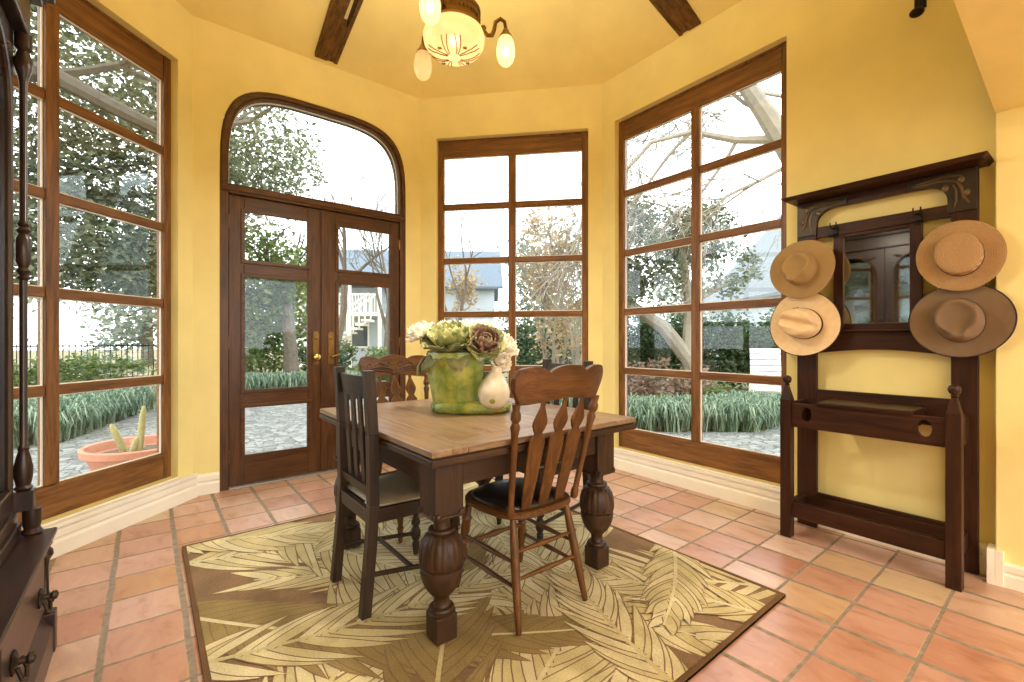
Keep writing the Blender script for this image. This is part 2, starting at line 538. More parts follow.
WIN = {'left': (0.09, 1.612), 'center': (0.165, 1.665), 'right': (0.148, 1.612)}
WZ0, WZ1 = 0.185, 3.185
wall('wall_left', ML, LL, rect(*WIN['left'], WZ0, WZ1))
DOOR_OUT = arch_outline(0.172, 1.722, -0.02, 3.215, 2.40)
wall('wall_door', MD, LD, DOOR_OUT)
wall('wall_center', MC, LC, rect(*WIN['center'], WZ0, WZ1))
wall('wall_right', MR, LR, rect(*WIN['right'], WZ0, WZ1), x1=LR + 0.02)
wall('wall_back', MBk, LBk, x0=-0.3)

# floor
mb = MB()
mb.prism([(-4.45, -1.5), (5.0, -2.3), (5.0, 3.6), (-2.6, 3.75), (-4.45, 2.3)], 0, 0.12)
fl = mb.build('floor', M_FLOOR)
# lay the prism flat: x stays, its z becomes y
for v in fl.data.vertices:
    v.co = Vector((v.co.x, v.co.z, -v.co.y))
bm = bmesh.new(); bm.from_mesh(fl.data); bmesh.ops.recalc_face_normals(bm, faces=bm.faces); bm.to_mesh(fl.data); bm.free()
tag(fl, kind='structure')

# vaulted ceiling over the bay
CEN = Vector((-2.0, 1.2))
APZ = 4.52
poly = [PF, PA, PB, PC, PD, PE]
mb = MB()
out_ = []
for p in poly:
    d = (p - CEN); e = d.normalized() * 0.10
    out_.append((p.x + e.x, p.y + e.y, HW - 0.045))
vs = out_ + [(CEN.x, CEN.y, APZ)] + [(x, y, z + 0.12) for x, y, z in out_] + [(CEN.x, CEN.y, APZ + 0.12)]
n = len(poly); fs = []
for i in range(n):
    j = (i + 1) % n
    fs += [(i, j, n), (n + 1 + j, n + 1 + i, 2 * n + 1), (j, i, n + 1 + i, n + 1 + j)]
mb.add(vs, fs)
ce = mb.build('ceiling', M_CEIL); tag(ce, kind='structure')

# header over the opening and the room behind the camera
mb = MB(); mb.box(-0.253, 0.30, -1.2, 3.5, 2.25, 3.72)
tag(mb.build('wall_header', M_WALL), kind='structure')
mb = MB(); mb.box(-0.253, 5.0, 3.168, 3.45, -0.12, 2.9)
tag(mb.build('wall_jamb', M_WALL, bevel=0.004), kind='structure')
mb = MB(); mb.box(-0.253, 5.0, -2.3, -2.06, -0.12, 2.9)
tag(mb.build('wall_kitchen', M_WALL), kind='structure')
mb = MB(); mb.box(0.30, 5.0, -2.3, 3.45, 2.75, 2.9)
tag(mb.build('ceiling_kitchen', M_WHITE), kind='structure')
mb = MB(); mb.box(-0.253, -0.05, -2.3, -0.967, -0.12, 3.6)
tag(mb.build('wall_return', M_WALL), kind='structure')

# baseboards and sill boards
def base_profile(h=0.165, d=0.026):
    return [(0, 0), (-d, 0), (-d, h * 0.50), (-d * 0.72, h * 0.56), (-d * 0.72, h * 0.62), (-d, h * 0.68), (-d, h * 0.90), (-d * 0.6, h), (0, h)]

def extrude_x(mb, prof, x0, x1, mat=0, M=None):
    """profile in (y,z) swept along x"""
    n = len(prof)
    vs = [(x0, p[0], p[1]) for p in prof] + [(x1, p[0], p[1]) for p in prof]
    fs = [tuple(range(n)), tuple(reversed(range(n, 2 * n)))]
    for i in range(n):
        j = (i + 1) % n
        fs.append((i, i + n, j + n, j))
    return mb.add(vs, fs, mat, False, M)

def baseboard(name, M, spans, h=0.165, d=0.026):
    mb = MB()
    for a, b in spans:
        extrude_x(mb, base_profile(h, d), a, b)
    tag(mb.build(name, M_WHITE, M=M, bevel=0.002), kind='structure')

baseboard('baseboard_left', ML, [(0.0, LL - 0.012)], 0.155, 0.055)
baseboard('baseboard_door', MD, [(0.0, 0.168), (1.726, LD)], 0.155, 0.028)
baseboard('baseboard_center', MC, [(0.0, LC)], 0.165, 0.036)
baseboard('baseboard_right', MR, [(0.0, 1.64)], 0.165, 0.036)
mb = MB()
extrude_x(mb, base_profile(0.15, 0.03), 1.64, LR - 0.01)
tag(mb.build('baseboard_hall', M_WHITE, M=MR, bevel=0.002), kind='structure')
mb = MB()
Mj = Matrix.Translation((-0.253, 3.168, 0))
extrude_x(mb, base_profile(0.115, 0.022), 0.0285, 5.0, M=Mj)
mb.box(-0.281, -0.2535, 3.138, 3.24, 0, 0.165); mb.box(-0.2534, -0.225, 3.138, 3.1675, 0, 0.165)
tag(mb.build('baseboard_jamb', M_WHITE, bevel=0.002), kind='structure')

# ------------------------------------------------------------------ windows
MUNT = (2.54, 1.995, 1.455, 0.915)
def window(name, M, x0, x1, mull):
    """oak window: wide head board, centre mullion, four muntin rows, ten panes"""
    yf, yb = 0.055, 0.115
    st = 0.058
    head, rail = 3.01, 0.365
    mb = MB()
    mb.box(x0, x0 + st, yf, yb, WZ0, WZ1); mb.box(x1 - st, x1, yf, yb, WZ0, WZ1)
    mb.box(x0 + st, x1 - st, yf + 0.004, yb, WZ1 - 0.02, WZ1)
    w = mb.build(name, W_OAK('z'), M=M, bevel=0.004); tag(w, kind='structure')
    mb = MB(); mb.box(x0 + st, x1 - st, yf + 0.008, yb, head, WZ1 - 0.02); mb.build('head_board', W_OAK('x'), w, 0.004)
    mb = MB(); mb.box(x0 + st, x1 - st, yf + 0.004, yb, WZ0, rail - 0.012)
    mb.hexa([(x0 + st, yf + 0.004, rail - 0.012), (x1 - st, yf + 0.004, rail - 0.012), (x1 - st, yb, rail - 0.012), (x0 + st, yb, rail - 0.012)],
            [(x0 + st, yf + 0.022, rail), (x1 - st, yf + 0.022, rail), (x1 - st, yb, rail), (x0 + st, yb, rail)])
    mb.build('bottom_rail', W_OAK('x'), w, 0.003)
    mw = 0.034
    mb = MB(); mb.box(mull - mw, mull + mw, yf + 0.002, yb, rail, head); mb.build('mullion', W_OAK('z'), w, 0.005)
    cols = ((x0 + st, mull - mw), (mull + mw, x1 - st))
    for z in MUNT:
        for a, b in cols:
            mb = MB(); mb.box(a, b, yf + 0.008, yb, z - 0.056, z); mb.build('muntin', W_OAK('x'), w, 0.005)
    tops = [head] + [z - 0.056 for z in MUNT]; bots = list(MUNT) + [rail]
    for a, b in cols:
        for t, q in zip(tops, bots):
            mb = MB(); mb.box(a, b, 0.088, 0.092, q, t); mb.build('glass_pane', M_GLASS, w)
            # pale putty bead around the pane, outside the glass
            mb = MB(); k = 0.006
            mb.box(a, a + k, 0.078, 0.088, q, t); mb.box(b - k, b, 0.078, 0.088, q, t)
            mb.box(a + k, b - k, 0.078, 0.088, q, q + k); mb.box(a + k, b - k, 0.078, 0.088, t - k, t)
            mb.build('glazing_bead', M_WHITE, w)
    return w
wl = window('window_1', ML, *WIN['left'], 0.848)
wc = window('window_2', MC, *WIN['center'], 0.921)
wr = window('window_3', MR, *WIN['right'], 0.916)
for w, k, d in ((wl, 'left', 0.062), (wc, 'center', 0.046), (wr, 'right', 0.046)):
    a, b = WIN[k]
    mb = MB(); mb.box(a + 0.002, b - 0.002, -d * 0.2, 0.0605, 0.168, 0.1848)
    mb.box(0.0 if k != 'left' else 0.05, 1.64 if k != 'left' else LL - 0.02, -d, -0.0005, 0.155, 0.178)
    mb.build('window_ledge', M_WHITE, w, 0.004)

# ------------------------------------------------------------------ double door with arched transom
dx0, dx1 = 0.174, 1.720
mb = MB()
mb.prism(arch_outline(dx0, dx1, 0.0, 3.212, 2.40), 0.0, 0.12, holes=[arch_outline(dx0 + 0.056, dx1 - 0.056, 0.001, 3.155, 2.38)])
door = mb.build('door_1', W_DOOR('z'), M=MD, bevel=0.004); tag(door, kind='structure')
mb = MB()
mb.prism(arch_outline(dx0 + 0.012, dx1 - 0.012, 2.33, 3.20, 2.40), -0.014, 0.006, holes=[arch_outline(dx0 + 0.040, dx1 - 0.040, 2.335, 3.170, 2.39)])
mb.build('arch_moulding', W_DOOR('x'), door, 0.004)
gx0, gx1 = dx0 + 0.056, dx1 - 0.056
mb = MB(); mb.box(gx0, gx1, -0.012, 0.10, 2.315, 2.392); mb.box(gx0 - 0.05, gx1 + 0.05, -0.02, -0.001, 2.335, 2.37)
mb.build('transom_bar', W_DOOR('x'), door, 0.006)
mb = MB(); mb.prism(arch_outline(gx0, gx1, 2.392, 3.155, 2.394), 0.058, 0.062); mb.build('transom_glass', M_GLASS, door)
mb = MB(); mb.prism(arch_outline(gx0, gx1, 2.392, 3.155, 2.394), 0.045, 0.057, holes=[arch_outline(gx0 + 0.007, gx1 - 0.007, 2.40, 3.147, 2.402)])
mb.build('glazing_bead', M_WHITE, door)
mb = MB(); mb.box(gx0, gx1, -0.03, 0.14, 0.0, 0.018); mb.build('threshold', M_STEEL, door, 0.004)

def door_leaf(x0, x1, ga, gb, knob_x, lever):
    zt, zb = 2.312, 0.02
    y0, y1 = 0.018, 0.062
    panes = ((1.80, 2.195), (0.765, 1.675), (0.245, 0.632))
    mb = MB()
    mb.box(x0, ga, y0, y1, zb, zt); mb.box(gb, x1, y0, y1, zb, zt)
    leaf = mb.build('door_leaf', W_DOOR('z'), door, 0.004)
    zs = [zb] + [v for p in reversed(panes) for v in p] + [zt]
    mb = MB()
    for i in range(0, len(zs), 2):
        mb.box(ga, gb, y0 + 0.001, y1, zs[i], zs[i + 1])
    mb.build('rail', W_DOOR('x'), leaf, 0.004)
    for q, t in panes:
        mb = MB(); k = 0.022
        mb.prism(rect(ga - k, gb + k, q - k, t + k), y0 - 0.010, y0 - 0.0005, holes=[rect(ga + 0.006, gb - 0.006, q + 0.006, t - 0.006)])
        mb.build('pane_moulding', W_DOOR('x'), leaf, 0.003)
        mb = MB(); mb.box(ga, gb, 0.038, 0.042, q, t); mb.build('glass_pane', M_GLASS, leaf)
    # tall plate with a knob or lever
    mb = MB(); mb.prism(arch_outline(knob_x - 0.024, knob_x + 0.024, 0.955, 1.245, 1.215, 2.0, 12), y0 - 0.006, y0 - 0.0005)
    mb.build('escutcheon', M_BRASS, leaf, 0.002)
    mb = MB()
    R = Matrix.Translation((knob_x, y0 - 0.006, 1.02)) @ Matrix.Rotation(radians(90), 4, 'X')
    if lever:
        mb.lathe([(0.010, 0), (0.010, 0.03), (0.006, 0.034)], 12, M=R)
        mb.tube([(knob_x, y0 - 0.035, 1.02), (knob_x + 0.03, y0 - 0.04, 1.03), (knob_x + 0.07, y0 - 0.038, 1.045)], [0.009, 0.008, 0.006], 8)
        mb.build('door_lever', M_BRASS, leaf)
    else:
        mb.lathe([(0.011, 0), (0.011, 0.02), (0.026, 0.028), (0.030, 0.04), (0.026, 0.052), (0.010, 0.058)], 16, M=R)
        mb.build('door_knob', M_KNOB, leaf)
    mb = MB()
    R2 = Matrix.Translation((knob_x, y0 - 0.006, 1.185)) @ Matrix.Rotation(radians(90), 4, 'X')
    mb.lathe([(0.016, 0), (0.016, 0.006), (0.006, 0.010)], 12, M=R2)
    mb.build('lock_cylinder', M_BRASS, leaf)
    for z in (0.25, 1.15, 2.1):
        mb = MB(); hx = x0 - 0.001 if knob_x > (x0 + x1) / 2 else x1 + 0.001
        mb.tube([(hx, y0 - 0.003, z - 0.05), (hx, y0 - 0.003, z + 0.05)], 0.007, 8); mb.build('hinge', M_BRASS, leaf)
    return leaf
door_leaf(gx0 + 0.004, 0.948, 0.338, 0.818, 0.884, False)
door_leaf(0.952, gx1 - 0.004, 1.072, 1.568, 1.012, True)
mb = MB(); mb.box(0.925, 0.972, 0.004, 0.0165, 0.02, 2.312); mb.build('astragal', W_DOOR('z'), door, 0.003)

# ------------------------------------------------------------------ ceiling beams
def beam(name, wx, wy, side):
    w = Vector((wx, wy)); d = (CEN - w); L = d.length; d.normalize()
    M = Matrix(((d.x, -d.y, 0, wx), (d.y, d.x, 0, wy), (0, 0, 1, 0), (0, 0, 0, 1)))
    sl = math.tan(radians(17))
    x0, x1 = 0.06, L - 0.12
    zb = lambda x: 3.57 + sl * x
    def strip(mb, xa, xb, dz0, dz1, ya, yb, mat=0):
        a_, b_ = sorted((side * ya, side * yb))
        mb.prism([(xa, zb(xa) + dz0), (xb, zb(xb) + dz0), (xb, zb(xb) + dz1), (xa, zb(xa) + dz1)], a_, b_, mat)
    mb = MB(); strip(mb, x0, x1, 0.0, 0.16, -0.095, 0.012)
    o = mb.build(name, W_BEAM('x'), M=M, bevel=0.006); tag(o, kind='structure')
    mb = MB(); strip(mb, x0, x1, 0.0, 0.16, 0.062, 0.095); mb.build('outer_board', W_BEAM('x'), o, 0.006)
    mb = MB(); strip(mb, x0 + 0.004, x0 + 0.36, 0.006, 0.16, 0.0125, 0.0615); mb.build('filler_board', W_BEAM('x'), o, 0.004)
    mb = MB(); strip(mb, x0 + 0.361, x1 - 0.01, 0.10, 0.16, 0.0125, 0.0615); mb.build('slot_back', M_BLACK, o)
    return o
beam('ceiling_beam', -4.15, 1.21, 1)
beam('ceiling_beam.001', -1.905, 3.375, -1)

# iron hook high on the wall
hk = root('wall_hook', MR @ Matrix.Translation((2.292, -0.001, 2.90)), 'small black iron hook high on the yellow wall above the hall tree', 'hook')
mb = MB(); mb.box(-0.02, 0.02, -0.012, 0, 0.06, 0.22); mb.build('back_plate', M_IRON, hk, 0.003)
mb = MB(); mb.tube([(0, -0.01, 0.19), (0, -0.06, 0.20), (0, -0.095, 0.16), (0, -0.10, 0.06), (0, -0.10, 0.02)], 0.011, 8)
mb.build('arm', M_IRON, hk)
mb = MB(); mb.ball((0, -0.10, 0.0), (0.032, 0.032, 0.022)); mb.build('finial', M_IRON, hk)

# ------------------------------------------------------------------ rug with palm fronds
def clip_poly(pts, x0, x1, y0, y1):
    def cut(ps, f, inter):
        r = []
        for i in range(len(ps)):
            a, b = ps[i - 1], ps[i]
            fa, fb = f(a), f(b)
            if fa >= 0 and fb >= 0: r.append(b)
            elif fa >= 0 > fb: r.append(inter(a, b, fa, fb))
            elif fa < 0 <= fb: r.append(inter(a, b, fa, fb)); r.append(b)
        return r
    it = lambda a, b, fa, fb: (a[0] + (b[0] - a[0]) * fa / (fa - fb), a[1] + (b[1] - a[1]) * fa / (fa - fb))
    for f in (lambda p: p[0] - x0, lambda p: x1 - p[0], lambda p: p[1] - y0, lambda p: y1 - p[1]):
        if len(pts) < 3: return []
        pts = cut(pts, f, it)
    return pts

def mk_rug(name, c, var=0.1):
    m, nt, out = newmat(name)
    g = nt.nodes.new('ShaderNodeNewGeometry')
    f = mth(nt, 'ADD', mth(nt, 'MULTIPLY', noise(nt, g.outputs['Position'], 7, 4), 0.5), mth(nt, 'MULTIPLY', noise(nt, g.outputs['Position'], 160, 2), 0.5))
    lo = tuple(x * (1 - var * 2) for x in c); hi = tuple(min(1, x * (1 + var * 2)) for x in c)
    bsdf(nt, out, ramp(nt, f, [(0.35, lo), (0.65, hi)]), 0.95, 0, 0.1, noise(nt, g.outputs['Position'], 300, 2), 0.4, 0.003)
    return m
R_GROUND = mk_rug('rug_brown_pile', srgb(134, 108, 82))
R_LIGHT = mk_rug('rug_pale_green_pile', srgb(196, 182, 136))
R_CREAM = mk_rug('rug_cream_pile', srgb(210, 197, 156))
R_OLIVE = mk_rug('rug_olive_pile', srgb(148, 128, 84))
R_EDGE = mk_rug('rug_binding', srgb(112, 84, 58))

RX0, RX1, RY0, RY1 = -3.14, -0.835, 0.150, 2.258
rug_rng = random.Random(11)
mb = MB()
mb.box(RX0, RX1, RY0, RY1, 0.0, 0.010, 0)
lay = [0.0102]
def frond(x, y, ang, L, wid, n, bend, mat_leaf, mat_spine, leafw=0.055, sweep=0.75):
    """one palm frond woven into the pile: a curved rib with pointed leaflets on both sides"""
    z0 = lay[0]; lay[0] += 0.00026
    pts = []
    a = ang; px, py = x, y
    st = 28
    for i in range(st + 1):
        pts.append((px, py, a))
        px += cos(a) * L / st; py += sin(a) * L / st; a += bend / st
    def put(poly, zz, mat):
        q = clip_poly(poly, RX0 + 0.02, RX1 - 0.02, RY0 + 0.02, RY1 - 0.02)
        if len(q) >= 3:
            ar = sum(q[i - 1][0] * q[i][1] - q[i][0] * q[i - 1][1] for i in range(len(q)))
            if ar < 0: q = q[::-1]
            mb.add([(p[0], p[1], zz) for p in q], [tuple(range(len(q)))], mat)
    for k in range(n):
        t = 0.04 + 0.96 * k / n
        i = min(st - 1, int(t * st))
        bx, by, ba = pts[i]
        ln = wid * (0.55 + 0.45 * sin(pi * min(1, t * 1.1))) * (1.0 - 0.35 * t) * rug_rng.uniform(0.88, 1.1)
        for sd in (-1, 1):
            th = ba + sd * (sweep - 0.25 * t) * rug_rng.uniform(0.92, 1.08)
            w = leafw * rug_rng.uniform(0.85, 1.15)
            z = z0 + ((2 * k + (sd > 0)) % 14) * 0.000016
            cv = sd * -0.30
            out_l, out_r = [], []
            qx, qy, qa = bx, by, th
            for j in range(7):
                u = j / 6
                ww = w * 0.5 * (0.30 + 0.70 * sin(pi * min(1.0, 0.18 + u * 0.55)) ) * (1 - u ** 3)
                out_l.append((qx - sin(qa) * ww, qy + cos(qa) * ww)); out_r.append((qx + sin(qa) * ww, qy - cos(qa) * ww))
                qx += cos(qa) * ln / 6; qy += sin(qa) * ln / 6; qa += cv / 6
            rim = lambda ps, qs: [(p[0] + (p[0] - q[0]) * 0.5 * 0.0052 / max(0.012, math.hypot(p[0] - q[0], p[1] - q[1])) * 2, p[1] + (p[1] - q[1]) * 0.5 * 0.0052 / max(0.012, math.hypot(p[0] - q[0], p[1] - q[1])) * 2) for p, q in zip(ps, qs)]
            put(rim(out_l, out_r) + rim(out_r, out_l)[::-1], z - 0.000008, 0)
            put(out_l + out_r[::-1], z, (mat_leaf, mat_leaf, 2 if mat_leaf == 1 else 1)[rug_rng.randrange(3)] if mat_leaf != 3 else 3)
    l, r = [], []
    for i, (qx, qy, qa) in enumerate(pts):
        ww = 0.011 * (1 - 0.6 * i / st)
        l.append((qx - sin(qa) * ww, qy + cos(qa) * ww)); r.append((qx + sin(qa) * ww, qy - cos(qa) * ww))
    for i in range(st):
        put([l[i], l[i + 1], r[i + 1], r[i]], z0 + 0.00024, mat_spine)
# pale fronds first, olive ones over them
for a in [(-3.25, 1.05, 0.10, 2.5, 0.70, 32, 0.35, 1, 2, 0.050), (-0.80, 2.35, -2.5, 2.6, 0.68, 32, 0.45, 1, 2, 0.050),
          (-2.9, 0.10, 1.35, 2.0, 0.66, 26, -0.5, 1, 2, 0.052), (-0.70, 1.0, 2.75, 2.2, 0.62, 30, -0.6, 1, 2, 0.048),
          (-1.9, 2.45, -1.7, 2.0, 0.58, 26, 0.4, 2, 1, 0.050), (-1.15, 0.05, 2.3, 2.0, 0.58, 26, 0.4, 2, 1, 0.052),
          (-3.25, 0.45, 0.55, 1.9, 0.55, 24, -0.3, 1, 2, 0.052), (-0.80, 0.10, 1.85, 1.9, 0.56, 26, 0.3, 1, 2, 0.050),
          (-3.2, 2.3, -0.7, 1.8, 0.58, 24, 0.4, 2, 2, 0.050), (-2.5, 0.0, 0.62, 2.0, 0.50, 26, 0.45, 3, 2, 0.054),
          (-0.75, 0.40, 2.65, 1.9, 0.50, 24, -0.3, 3, 1, 0.050), (-2.0, 0.0, 1.25, 1.5, 0.46, 20, 0.4, 2, 1, 0.048),
          (-3.3, 1.75, -0.1, 1.1, 0.50, 14, 0.3, 1, 2, 0.075), (-3.3, 0.05, 0.95, 1.0, 0.46, 13, 0.25, 1, 2, 0.080), (-3.25, 1.35, -0.55, 0.9, 0.42, 12, -0.3, 2, 1, 0.075),
          (-0.72, 2.05, -2.85, 1.1, 0.36, 18, 0.3, 1, 2, 0.045), (-0.74, 1.35, 2.95, 1.0, 0.36, 18, -0.3, 2, 1, 0.045), (-1.5, 2.4, -0.9, 0.9, 0.34, 16, -0.3, 1, 2, 0.045), (-0.8, 0.95, -2.6, 0.9, 0.34, 16, 0.3, 3, 2, 0.050)]:
    frond(*a)
# woven binding along the four edges
e = 0.018
for b in ((RX0, RX1, RY0, RY0 + e), (RX0, RX1, RY1 - e, RY1), (RX0, RX0 + e, RY0 + e, RY1 - e), (RX1 - e, RX1, RY0 + e, RY1 - e)):
    mb.box(*b, 0.0, 0.0135, 4)
rug = mb.build('area_rug', [R_GROUND, R_LIGHT, R_CREAM, R_OLIVE, R_EDGE], fix=False)
tag(rug, 'large brown and pale green rug with a palm frond pattern under the table', 'rug')
RZ = 0.0165

# ------------------------------------------------------------------ dining table
table = root('dining_table', TR(-2.05, 1.34, RZ), 'square dark wooden draw-leaf table with carved bulbous legs on the rug', 'table')
TXH, TYH = 0.655, 0.575
mb = MB()
bw = 0.15
for ya, yb in ((-TYH, -TYH + bw), (TYH - bw, TYH)):
    mb = MB(); mb.box(-TXH, TXH, ya, yb, 0.736, 0.760); mb.build('top_border', W_TOP('x'), table, 0.004)
for xa, xb in ((-TXH, -TXH + bw), (TXH - bw, TXH)):
    mb = MB(); mb.box(xa, xb, -TYH + bw + 0.001, TYH - bw - 0.001, 0.736, 0.760); mb.build('breadboard_end', W_TOP('y'), table, 0.004)
mb = MB()
for i in range(4):
    y0 = -TYH + bw + 0.001 + i * (2 * TYH - 2 * bw) / 4
    mb.box(-TXH + bw + 0.001, TXH - bw - 0.001, y0 + 0.0008, y0 + (2 * TYH - 2 * bw) / 4 - 0.0018, 0.736, 0.7596)
mb.build('centre_panel', W_TOP('x'), table, 0.002)
mb = MB(); mb.box(-TXH + 0.006, TXH - 0.006, -TYH + 0.006, TYH - 0.006, 0.7308, 0.7359); mb.build('sub_top', W_TABLE('x'), table)
for sx in (-1, 1):
    mb = MB(); xa, xb = sorted((sx * 0.03, sx * (TXH + 0.004)))
    mb.box(xa, xb, -TYH - 0.002, TYH + 0.002, 0.703, 0.7305); mb.build('draw_leaf', W_TABLE('y'), table, 0.005)
LX, LY = 0.506, 0.452
for sy in (-1, 1):
    mb = MB(); ya, yb = sorted((sy * (LY - 0.012), sy * (LY + 0.045)))
    mb.box(-LX + 0.062, LX - 0.062, ya, yb, 0.585, 0.702); mb.build('apron', W_TABLE('x'), table, 0.003)
for sx in (-1, 1):
    mb = MB(); xa, xb = sorted((sx * (LX - 0.012), sx * (LX + 0.045)))
    mb.box(xa, xb, -LY + 0.062, LY - 0.062, 0.585, 0.702); mb.build('apron', W_TABLE('y'), table, 0.003)

def gad(a, i, z):
    return 1.0 + (0.045 * abs(cos(9 * a)) - 0.022)
def table_leg(lx, ly):
    mb = MB(); mb.box(lx - 0.062, lx + 0.062, ly - 0.062, ly + 0.062, 0.475, 0.702)
    leg = mb.build('leg', W_TABLE('z'), table, 0.005)
    M = Matrix.Translation((lx, ly, 0))
    # small scroll trim under the block
    mb = MB()
    for ry in range(4):
        R = M @ Matrix.Rotation(ry * pi / 2, 4, 'Z')
        mb.tube([(-0.058, -0.062, 0.482), (0.058, -0.062, 0.482)], 0.0075, 8, M=R)
        for e in (-0.055, 0.055):
            mb.lathe([(0.012, 0), (0.012, 0.008), (0.005, 0.011)], 10, M=R @ Matrix.Translation((e * 0.9, -0.0615, 0.490)) @ Matrix.Rotation(pi / 2, 4, 'X'))
    mb.build('scroll_trim', W_TABLE('x'), leg)
    mb = MB()
    mb.lathe([(0.040, 0.475), (0.034, 0.462), (0.031, 0.445), (0.034, 0.428), (0.050, 0.424), (0.053, 0.416), (0.048, 0.408)], 28, M=M)
    mb.build('neck', W_TABLE('z'), leg)
    mb = MB()
    mb.lathe([(0.046, 0.409), (0.062, 0.398), (0.076, 0.376), (0.084, 0.345), (0.086, 0.310), (0.083, 0.288), (0.077, 0.280)], 108, M=M, rib=gad)
    mb.build('gadrooned_bulb', W_TABLE('z'), leg, sharp=60)
    mb = MB()
    mb.lathe([(0.076, 0.281), (0.082, 0.276), (0.083, 0.262), (0.078, 0.235), (0.066, 0.205), (0.050, 0.182), (0.036, 0.168), (0.030, 0.158),
              (0.030, 0.135), (0.034, 0.128), (0.046, 0.124), (0.050, 0.116), (0.044, 0.110), (0.054, 0.104), (0.052, 0.098)], 32, M=M)
    mb.build('cup', W_TABLE('z'), leg)
    mb = MB(); mb.box(lx - 0.045, lx + 0.045, ly - 0.045, ly + 0.045, 0.0, 0.100); mb.build('foot_block', W_TABLE('z'), leg, 0.006)
for sx in (-1, 1):
    for sy in (-1, 1):
        table_leg(sx * LX, sy * LY)

# ------------------------------------------------------------------ chairs
def turned(mb, p0, p1, prof, seg=12):
    """turned spindle from p0 to p1; prof = (t, radius)"""
    p0, p1 = Vector(p0), Vector(p1)
    d = p1 - p0; L = d.length
    q = d.to_track_quat('Z', 'Y').to_matrix().to_4x4()
    mb.lathe([(r, t * L) for t, r in prof], seg, M=Matrix.Translation(p0) @ q)

